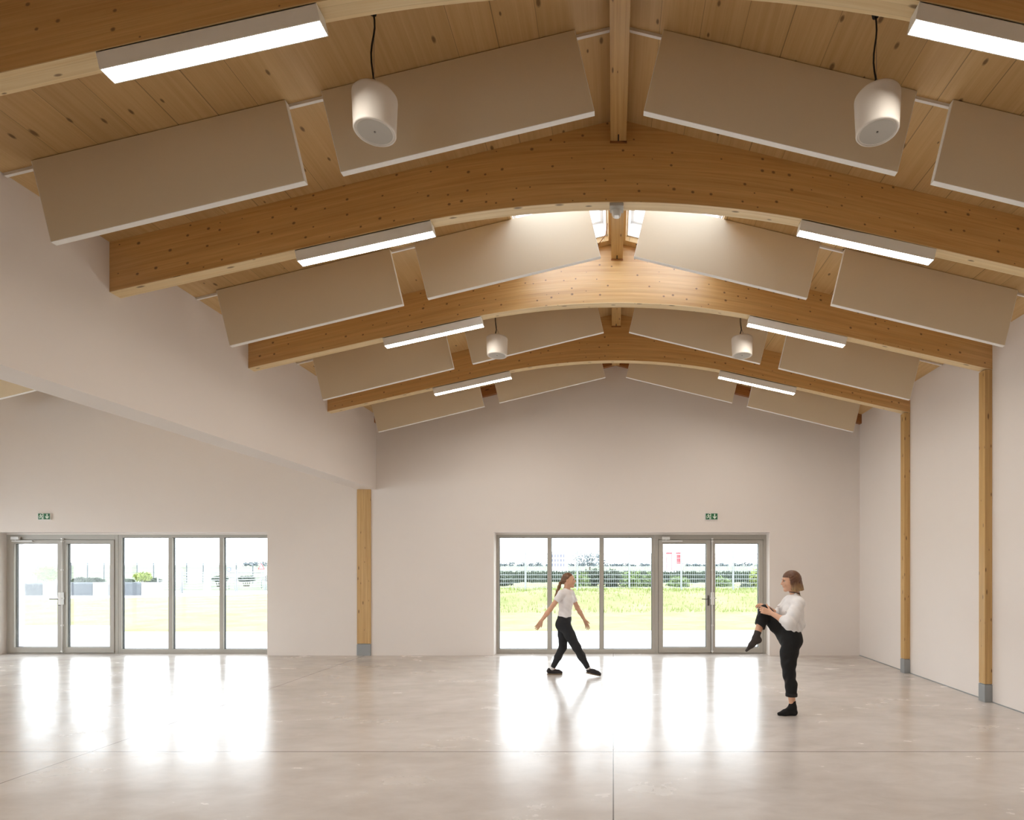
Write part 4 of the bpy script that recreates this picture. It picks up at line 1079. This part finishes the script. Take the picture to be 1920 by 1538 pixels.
# ---- walking woman (model space: x to the right, y away, z up)
def walking_woman():
    O = np.array([gx(1058, 8.95), 8.95, 0.0])
    r = empty('person', tuple(O), 'woman with a ponytail in white t-shirt and black trousers, striding right before the windows', 'person')
    zero = np.zeros(3)
    HC = (0.064, 0.0, 1.478); PITCH = 0.04
    S1, E1, W1 = V3(-0.032, -0.155, 1.262), V3(-0.196, -0.205, 1.030), V3(-0.318, -0.265, 0.868)
    S2, E2, W2 = V3(0.088, 0.155, 1.262), V3(0.190, 0.200, 1.030), V3(0.298, 0.235, 0.838)
    H1, K1, A1 = V3(0.0, -0.082, 0.80), V3(0.190, -0.088, 0.455), V3(0.372, -0.088, 0.125)
    H2, K2, A2 = V3(-0.02, 0.082, 0.80), V3(-0.030, 0.088, 0.425), V3(-0.190, 0.088, 0.095)
    f = Field((-0.50, -0.42, -0.01), (0.62, 0.36, 1.60), 0.0045)
    head(f, HC, 1, PITCH)
    f.cone((0.036, 0, 1.31), (0.052, 0, 1.41), 0.049, 0.046, 0.03)
    f.chain([(0.0, 0, 0.82), (0.006, 0, 0.92), (0.022, 0, 1.12), (0.024, 0, 1.24)], [0.092, 0.080, 0.088, 0.075], 0.04, (1, 1.45, 1))
    f.cone((-0.030, -0.12, 1.265), (0.085, 0.12, 1.265), 0.045, 0.045, 0.05)
    for S_, E_, W_ in ((S1, E1, W1), (S2, E2, W2)):
        f.cone(S_, E_, 0.042, 0.035, 0.03); f.cone(E_, E_ + (W_ - E_) * .35, 0.035, 0.034, 0.02); f.cone(E_ + (W_ - E_) * .35, W_, 0.034, 0.0235, 0.02)
    hand(f, W1, (-0.50, -0.05, -0.82), (0.75, 0.35, -0.45), (0.5, 0.4, -0.3), (0.22, 0.32, 0.25), 0.05, (0.55, 0.8, 0.25))
    hand(f, W2, (0.42, 0.0, -0.88), (0.75, -0.5, 0.35), (0.3, -0.5, -0.3), (0.15, 0.22, 0.2), 0.10, (0.7, 0.7, 0.1))
    for H_, K_, A_ in ((H1, K1, A1), (H2, K2, A2)):
        f.cone(H_, K_, 0.070, 0.048, 0.03); f.cone(K_, A_, 0.046, 0.031, 0.02)
    f.cone(A1, (0.42, -0.088, 0.055), 0.030, 0.026, 0.02); f.cone(A2, (-0.14, 0.088, 0.045), 0.030, 0.026, 0.02)
    f.build('body', M['skin'], r, O)
    face_parts(HC, 1, PITCH, r, O)
    # hair
    P, R = head_frame(HC, 1, PITCH)
    f = Field((-0.20, -0.14, 1.18), (0.20, 0.14, 1.62), 0.004)
    f.ell(P(-0.012, 0, 0.010), (0.098, 0.081, 0.097), 0.01, R)
    f.ell(P(-0.075, 0, -0.035), (0.040, 0.05, 0.05), 0.03, R)
    for q in (-1, 1):
        f.cut(P(0.040, q * 0.03, 0.045), unit(R @ V3(0.95, q * 0.45, -0.55)), 0.01)
    f.cut(P(-0.02, 0, -0.060), unit(R @ V3(0.35, 0, -1)), 0.012)
    f.cut(P(-0.012, 0, -0.018), unit(R @ V3(0.75, 0, -0.75)), 0.012)
    f.wrinkle(lambda X, Y, Z: 0.0016 * np.sin(150 * Z + 60 * X) * (Z > 1.38))
    cap = f.build('hair', M['hair_brown'], r, O)
    f = Field((-0.24, -0.16, 1.14), (0.06, 0.12, 1.52), 0.004)
    f.chain([P(-0.105, 0, -0.035), P(-0.120, -0.01, -0.055), P(-0.135, -0.03, -0.12), P(-0.155, -0.05, -0.18), P(-0.180, -0.06, -0.245), P(-0.196, -0.065, -0.285)], [0.016, 0.020, 0.023, 0.022, 0.013, 0.004], 0.02, (1, 1.15, 1))
    f.wrinkle(lambda X, Y, Z: 0.0012 * np.sin(300 * Y + 220 * X - 60 * Z))
    f.build('ponytail', M['hair_brown'], cap, O)
    mb = MB(); c = P(-0.108, 0, -0.040) + O; mb.tube([c + V3(0.006, 0, 0.004), c - V3(0.006, 0, 0.008)], 0.021, 12); mb.build('hair_tie', M['cable'], cap)
    # t-shirt
    f = Field((-0.20, -0.33, 0.84), (0.28, 0.33, 1.40), 0.005)
    f.chain([(0.004, 0, 0.87), (0.008, 0, 0.94), (0.022, 0, 1.10), (0.026, 0, 1.20), (0.024, 0, 1.25)], [0.095, 0.093, 0.102, 0.100, 0.078], 0.04, (1, 1.38, 1))
    for q, xx in ((-1, 0.072), (1, 0.098)): f.ell((xx, q * 0.066, 1.165), (0.058, 0.060, 0.058), 0.035)
    f.cone((-0.034, -0.125, 1.272), (0.086, 0.125, 1.272), 0.052, 0.052, 0.05)
    f.cone((0.036, 0, 1.27), (0.040, 0, 1.33), 0.070, 0.054, 0.04)
    a1, a2 = S1 + (E1 - S1) * .46, S2 + (E2 - S2) * .60
    f.cone(S1, S1 + (E1 - S1) * .6, 0.055, 0.051, 0.03); f.cone(S2, S2 + (E2 - S2) * .75, 0.055, 0.050, 0.03)
    f.cut(a1, E1 - S1, 0.004, a1 - 0.085, a1 + V3(0.045, 0.05, 0.085) ); f.cut(a2, E2 - S2, 0.004, a2 - V3(0.03, 0.045, 0.09), a2 + 0.085)
    f.cone((0.045, 0, 1.345), (0.060, 0, 1.42), 0.058, 0.075, 0.006, sub=True); f.cone((0.085, 0, 1.33), (0.12, 0, 1.36), 0.035, 0.05, 0.01, sub=True)
    f.cut((0, 0, 0.893), (0, 0, -1), 0.004)
    f.wrinkle(lambda X, Y, Z: 0.0035 * np.sin(70 * (Z * 0.8 + X * 0.9) + 9 * Y) * np.sin(23 * Z + 5 + 14 * Y) * np.exp(-((Z - 1.02) / 0.16) ** 2))
    f.build('t_shirt', M['tee'], r, O)
    # trousers
    f = Field((-0.30, -0.24, 0.06), (0.48, 0.24, 0.94), 0.005)
    f.chain([(0.004, 0, 0.925), (0.002, 0, 0.87), (-0.012, 0, 0.80)], [0.096, 0.100, 0.104], 0.04, (1, 1.32, 1))
    for q in (-1, 1): f.ell((-0.050, q * 0.070, 0.79), (0.082, 0.085, 0.095), 0.04)
    f.cone(H1 + V3(0.01, 0, -0.01), H1 + (K1 - H1) * .5, 0.094, 0.083, 0.04); f.cone(H1 + (K1 - H1) * .5, K1, 0.083, 0.066, 0.03); f.cone(K1, K1 + (A1 - K1) * .45, 0.066, 0.058, 0.03); f.cone(K1 + (A1 - K1) * .45, A1, 0.058, 0.037, 0.03)
    f.cone(H2 + V3(-0.01, 0, -0.01), H2 + (K2 - H2) * .5, 0.092, 0.078, 0.04); f.cone(H2 + (K2 - H2) * .5, K2, 0.078, 0.062, 0.03); f.cone(K2, K2 + (A2 - K2) * .45, 0.062, 0.055, 0.03); f.cone(K2 + (A2 - K2) * .45, A2, 0.055, 0.037, 0.03)
    f.cut((0, 0, 0.925), (0, 0, 1), 0.004)
    c1, c2 = A1 + (K1 - A1) * .02, A2 + (K2 - A2) * .04
    f.cut(c1, A1 - K1, 0.004, c1 - 0.10, c1 + 0.10); f.cut(c2, A2 - K2, 0.004, c2 - 0.10, c2 + 0.10)
    f.wrinkle(lambda X, Y, Z: 0.0028 * np.sin(47 * Z + 31 * X + 26 * Y + 1.5 * np.sin(13 * Z + 40 * Y)) * np.sin(19 * Z - 27 * X + 2 + 15 * Y) * np.clip((0.85 - Z) * 4, 0, 1))
    tr = f.build('trousers', M['trousers'], r, O)
    f = Field((-0.14, -0.19, 0.87), (0.15, 0.19, 0.96), 0.005)
    f.chain([(0.005, 0, 0.89), (0.005, 0, 0.96)], [0.100, 0.099], 0.02, (1, 1.33, 1)); f.cut((0, 0, 0.928), (0, 0, 1)); f.cut((0, 0, 0.892), (0, 0, -1))
    f.build('waistband', M['trousers'], tr, O)
    for A_, q, T_ in ((A1, -0.088, (0.405, -0.088, 0.075)), (A2, 0.088, (-0.175, 0.088, 0.06))):
        f = Field(A_ - 0.1, A_ + 0.1, 0.005); K_ = K1 if q < 0 else K2
        f.cone(A_ + (K_ - A_) * .06, A_, 0.034, 0.035, 0.01); f.cone(A_, T_, 0.035, 0.031, 0.015); f.build('sock', M['sock_white'], r, O)
    shoe(r, (0.338, 0.052), (0.566, 0.004), A1, -0.088, O)
    shoe(r, (-0.274, 0.0), (-0.030, 0.002), A2, 0.088, O)
walking_woman()

# ---- woman balancing on one leg, facing left
def balancing_woman():
    O = np.array([gx(1479, 6.60), 6.60, 0.0])
    r = empty('person', tuple(O), 'woman with a bob in white blouse and black jeans, hugging one raised knee', 'person')
    HC = (0.020, 0.0, 1.518); PITCH = 0.13
    S1, E1, W1 = V3(0.062, -0.160, 1.262), V3(-0.075, -0.255, 1.050), V3(-0.226, -0.092, 1.150)
    S2, E2, W2 = V3(0.050, 0.160, 1.272), V3(-0.055, 0.240, 1.085), V3(-0.205, 0.150, 1.196)
    HS, KS, AS = V3(0.010, -0.080, 0.85), V3(-0.022, -0.080, 0.47), V3(0.020, -0.076, 0.10)
    HR, KR, AR_ = V3(0.0, 0.080, 0.86), V3(-0.260, 0.045, 1.160), V3(-0.384, -0.035, 0.864)
    f = Field((-0.56, -0.36, -0.01), (0.30, 0.36, 1.66), 0.0045)
    head(f, HC, -1, PITCH)
    f.cone((0.072, 0, 1.325), (0.046, 0, 1.44), 0.052, 0.048, 0.03)
    f.chain([(0.010, 0, 0.90), (0.02, 0, 0.97), (0.030, 0, 1.12), (0.055, 0, 1.25)], [0.100, 0.088, 0.092, 0.075], 0.04, (1, 1.4, 1))
    f.cone((0.060, -0.12, 1.270), (0.055, 0.12, 1.275), 0.045, 0.045, 0.05)
    for S_, E_, W_ in ((S1, E1, W1), (S2, E2, W2)):
        f.cone(S_, E_, 0.043, 0.037, 0.03); f.cone(E_, E_ + (W_ - E_) * .4, 0.037, 0.036, 0.02); f.cone(E_ + (W_ - E_) * .4, W_, 0.036, 0.025, 0.02)
    hand(f, W1, (-0.86, 0.30, 0.30), (0.25, 0.1, 0.95), (0.1, 1, 0.0), (0.50, 0.75, 0.55), 0.04, (0.75, 0.6, 0.25), 1.05)
    hand(f, W2, (-0.70, -0.50, 0.36), (-0.5, 0.8, 0.2), (0, -0.3, -1), (0.42, 0.55, 0.4), 0.04, (0.6, 0.7, 0.3), 1.05)
    f.cone(HS, KS, 0.075, 0.050, 0.03); f.cone(KS, KS + (AS - KS) * .3, 0.048, 0.050, 0.02); f.cone(KS + (AS - KS) * .3, AS, 0.050, 0.033, 0.02)
    f.cone(HR, KR, 0.075, 0.050, 0.03); f.cone(KR, KR + (AR_ - KR) * .35, 0.047, 0.048, 0.02); f.cone(KR + (AR_ - KR) * .35, AR_, 0.048, 0.033, 0.02)
    f.cone(AS, (-0.08, -0.076, 0.03), 0.028, 0.022, 0.02); f.cone(AR_, (-0.45, -0.035, 0.755), 0.028, 0.02, 0.02)
    f.build('body', M['skin'], r, O)
    face_parts(HC, -1, PITCH, r, O)
    # bob with a fringe
    P, R = head_frame(HC, -1, PITCH)
    f = Field((-0.14, -0.16, 1.34), (0.24, 0.16, 1.68), 0.004)
    f.ell((0.034, 0, 1.532), (0.106, 0.092, 0.098), 0.02)
    f.chain([(0.055, 0, 1.50), (0.072, 0, 1.44), (0.082, 0, 1.405)], [0.078, 0.080, 0.082], 0.03, (1, 1.16, 1))
    f.ell((0.055, 0, 1.375), (0.062, 0.062, 0.075), 0.02, sub=True)
    f.cut((0.07, 0, 1.392), (0.10, 0, -1), 0.012)
    # face opening below the fringe and in front of the ears
    f.cut((-0.016, 0, 1.55), (-1, 0, -0.20), 0.012, (-0.14, -0.16, 1.34), (0.24, 0.16, 1.542))
    f.cone((-0.062, -0.11, 1.49), (-0.062, 0.11, 1.49), 0.046, 0.046, 0.01, sub=True)
    f.wrinkle(lambda X, Y, Z: 0.0022 * np.sin(130 * X + 60 * Y + 16 * np.sin(14 * Z)) * np.clip((1.60 - Z) * 12, 0.2, 1))
    f.build('hair', M['hair_auburn'], r, O)
    mb = MB(); pts = [O + V3(0.064 + 0.056 * math.cos(t), 0.056 * math.sin(t), 1.373 - 0.010 * math.cos(t)) for t in np.linspace(0, 2 * math.pi, 33)]
    mb.tube(pts, 0.005, 8, cap=False); mb.build('neck_cord', M['band'], r)
    # blouse
    f = Field((-0.24, -0.38, 0.86), (0.26, 0.34, 1.42), 0.005)
    f.chain([(0.020, 0, 0.955), (0.030, 0, 1.02), (0.040, 0, 1.12), (0.052, 0, 1.22), (0.058, 0, 1.27)], [0.108, 0.118, 0.112, 0.102, 0.078], 0.04, (1, 1.38, 1))
    f.ell((0.085, 0, 1.02), (0.092, 0.13, 0.07), 0.04)
    for q in (-1, 1): f.ell((-0.034, q * 0.066, 1.165), (0.062, 0.062, 0.062), 0.04)
    f.cone((0.062, -0.125, 1.278), (0.056, 0.125, 1.283), 0.056, 0.056, 0.05)
    f.cone((0.070, 0, 1.29), (0.064, 0, 1.355), 0.074, 0.060, 0.03)
    for S_, E_, W_ in ((S1, E1, W1), (S2, E2, W2)):
        C_ = E_ + (W_ - E_) * .34
        f.cone(S_, S_ + (E_ - S_) * .6, 0.064, 0.070, 0.04); f.cone(S_ + (E_ - S_) * .6, E_, 0.070, 0.072, 0.03); f.cone(E_, C_, 0.068, 0.046, 0.03)
    for E_, W_ in ((E1, W1), (E2, W2)):
        C_ = E_ + (W_ - E_) * .36; f.cut(C_, W_ - E_, 0.004, C_ - 0.075, C_ + 0.075)
    f.cone((0.064, 0, 1.352), (0.050, 0, 1.43), 0.057, 0.07, 0.005, sub=True)
    f.cut((0.01, 0, 0.945), (-0.16, 0, -1), 0.006)
    f.wrinkle(lambda X, Y, Z: 0.0045 * np.sin(85 * (X * 0.8 + Z * 0.45) + 22 * Y) * np.sin(17 * Z + 11 * X + 2) + 0.003 * np.sin(120 * X + 30 * Z) * np.exp(-((Z - 0.98) / 0.06) ** 2))
    bl = f.build('blouse', M['blouse'], r, O)
    for q, (E_, W_) in enumerate(((E1, W1), (E2, W2))):
        C_ = E_ + (W_ - E_) * .34; d = unit(W_ - E_); f = Field(C_ - 0.08, C_ + 0.08, 0.004); f.cone(C_ - d * .012, C_ + d * .016, 0.048, 0.046, 0.01)
        f.cut(C_ + d * .02, d); f.cut(C_ - d * .016, -d); f.build('cuff', M['blouse'], bl, O)
    # jeans
    f = Field((-0.46, -0.26, 0.18), (0.24, 0.26, 1.26), 0.005)
    f.chain([(0.014, 0, 0.965), (0.010, 0, 0.92), (0.004, 0, 0.85)], [0.106, 0.112, 0.116], 0.04, (1, 1.32, 1))
    for q in (-1, 1): f.ell((0.052, q * 0.068, 0.84), (0.082, 0.088, 0.095), 0.04)
    f.chain([HS + V3(0, 0.01, 0), (-0.020, -0.080, 0.70), (-0.028, -0.080, 0.60), (-0.020, -0.080, 0.46), (0.002, -0.078, 0.34), (0.008, -0.076, 0.20)], [0.104, 0.096, 0.083, 0.066, 0.063, 0.061], 0.03)
    f.cone(HR + V3(0, 0, 0.02), HR + (KR - HR) * .5, 0.098, 0.086, 0.05); f.cone(HR + (KR - HR) * .5, KR, 0.086, 0.068, 0.03)
    cu = KR + (AR_ - KR) * .56; CN = unit(unit(AR_ - KR) + V3(-0.35, 0, 0.0))
    f.cone(KR, KR + (AR_ - KR) * .3, 0.069, 0.066, 0.03); f.cone(KR + (AR_ - KR) * .3, KR + (AR_ - KR) * .75, 0.066, 0.058, 0.02)
    f.cut((0, 0, 0.97), (0.0, 0, 1), 0.004, (-0.13, -0.26, 0.94), (0.24, 0.26, 1.26)) if False else None
    f.cut((0.03, 0, 0.968), (0.25, 0, 1), 0.006, (-0.075, -0.26, 0.90), (0.24, 0.26, 1.20))
    f.cut((0, 0, 0.215), (0, 0, -1), 0.004, (-0.15, -0.26, 0.18), (0.24, 0.26, 0.30)); f.cut(cu, CN, 0.004, cu - 0.10, cu + 0.09)
    f.wrinkle(lambda X, Y, Z: 0.003 * np.sin(43 * Z - 34 * X + 26 * Y + 1.5 * np.sin(11 * Z + 40 * Y)) * np.sin(17 * Z + 23 * X + 1 + 15 * Y) * np.clip((0.95 - Z) * 4 + (X < -0.15) * 2, 0, 1))
    jn = f.build('jeans', M['jeans'], r, O)
    f = Field((-0.10, -0.18, 0.18), (0.12, 0.02, 0.30), 0.005); f.cone((0.007, -0.076, 0.20), (0.006, -0.076, 0.27), 0.066, 0.066, 0.01); f.cut((0, 0, 0.252), (0, 0, 1)); f.cut((0, 0, 0.212), (0, 0, -1)); f.build('turn_up', M['jeans'], jn, O)
    d = unit(AR_ - KR); f = Field(cu - 0.11, cu + 0.11, 0.005); f.cone(cu - d * .05, cu + d * .01, 0.065, 0.064, 0.01); f.cut(cu + d * .004, CN); f.cut(cu - d * .034, -CN); f.build('turn_up', M['jeans'], jn, O)
    mb = MB()
    for p in ((0.030, -0.146, 0.925), (-0.052, -0.135, 0.872)):
        mb.sphere(V3(*p) + O, (0.006, 0.004, 0.006), 8)
    # socks
    f = Field((-0.22, -0.16, -0.01), (0.12, 0.02, 0.20), 0.004)
    f.cone((0.018, -0.076, 0.16), AS, 0.037, 0.037, 0.01); f.cone(AS, (0.040, -0.076, 0.035), 0.036, 0.034, 0.02); f.cone(AS - V3(0, 0, .01), (-0.06, -0.078, 0.036), 0.036, 0.032, 0.03); f.cone((0.035, -0.076, 0.032), (-0.07, -0.078, 0.028), 0.033, 0.032, 0.02, (1, 1.15, 1)); f.cone((-0.07, -0.078, 0.028), (-0.135, -0.080, 0.018), 0.034, 0.018, 0.02, (1, 1.35, 1))
    f.cut((0, 0, 0.0), (0, 0, -1), 0.004); f.cut((0, 0, 0.166), (0, 0, 1)); f.build('sock', M['sock_black'], r, O)
    f = Field((-0.56, -0.14, 0.66), (-0.26, 0.08, 1.02), 0.004)
    tp = KR + (AR_ - KR) * .76
    f.cone(tp, AR_, 0.041, 0.035, 0.01); f.cone(AR_, (-0.352, -0.035, 0.840), 0.034, 0.030, 0.02); f.cone(AR_, (-0.43, -0.035, 0.790), 0.034, 0.028, 0.02); f.cone((-0.352, -0.035, 0.840), (-0.435, -0.035, 0.778), 0.030, 0.026, 0.03); f.cone((-0.43, -0.035, 0.785), (-0.488, -0.035, 0.722), 0.030, 0.015, 0.02, (1, 1.4, 1))
    f.cut(tp, KR - AR_); f.build('sock', M['sock_black_lit'], r, O)
balancing_woman()

# ---------------------------------------------------------------- daylight
w = bpy.data.worlds.new('sky'); scene.world = w; w.use_nodes = True
nt = w.node_tree; nt.nodes.clear()
bg = nt.nodes.new('ShaderNodeBackground'); out = nt.nodes.new('ShaderNodeOutputWorld')
SKYS = 2.7
bg.inputs[0].default_value = (0.89, 0.94, 1.0, 1); bg.inputs[1].default_value = SKYS
nt.links.new(bg.outputs[0], out.inputs[0])
def portal(c, direction, w_, h_):
    l = bpy.data.lights.new('daylight_portal', 'AREA'); l.shape = 'RECTANGLE'; l.size = w_; l.size_y = h_; l.cycles.is_portal = True
    o = bpy.data.objects.new('daylight_portal', l); COL.objects.link(o); o.location = c
    o.rotation_euler = Vector(direction).to_track_quat('-Z', 'Z' if abs(direction[2]) < .5 else 'Y').to_euler()
portal(((xr0 + xr1) / 2, D + 0.34, 1.15), (0, -1, 0), xr1 - xr0, 2.3)
portal(((xl0 + xl1) / 2, D + 0.34, 1.15), (0, -1, 0), xl1 - xl0, 2.3)
portal((XA - 0.28, (SIDE[0] + SIDE[1]) / 2, 1.5), (1, 0, 0), SIDE[1] - SIDE[0], 3.0)
for o in FRO: portal(((o[0] + o[1]) / 2, YF - 0.28, 1.5), (0, 1, 0), o[1] - o[0], 3.0)
for sg in (-1, 1):
    n = Vector((sg * SN, 0, CS)); c = Vector((RX, (SKY[2] + SKY[3]) / 2, RZ)) + Vector((sg * CS, 0, -SN)) * (SKY[0] + SKY[1]) / 2 + n * 0.28
    portal(c, -n, SKY[1] - SKY[0], SKY[3] - SKY[2])

scene.cycles.use_denoising = True; scene.cycles.denoising_prefilter = 'ACCURATE'
scene.cycles.use_adaptive_sampling = True; scene.cycles.adaptive_threshold = 0.08; scene.cycles.adaptive_min_samples = 16
scene.cycles.max_bounces = 7; scene.cycles.diffuse_bounces = 4; scene.cycles.glossy_bounces = 4
scene.cycles.transmission_bounces = 6; scene.cycles.transparent_max_bounces = 16
scene.cycles.caustics_reflective = False; scene.cycles.caustics_refractive = False
scene.cycles.sample_clamp_indirect = 6.0
vs = scene.view_settings
scene.display_settings.display_device = 'sRGB'
vs.view_transform = 'Standard'; vs.look = 'None'; vs.gamma = 1.0; vs.use_curve_mapping = False
vs.exposure = 1.15
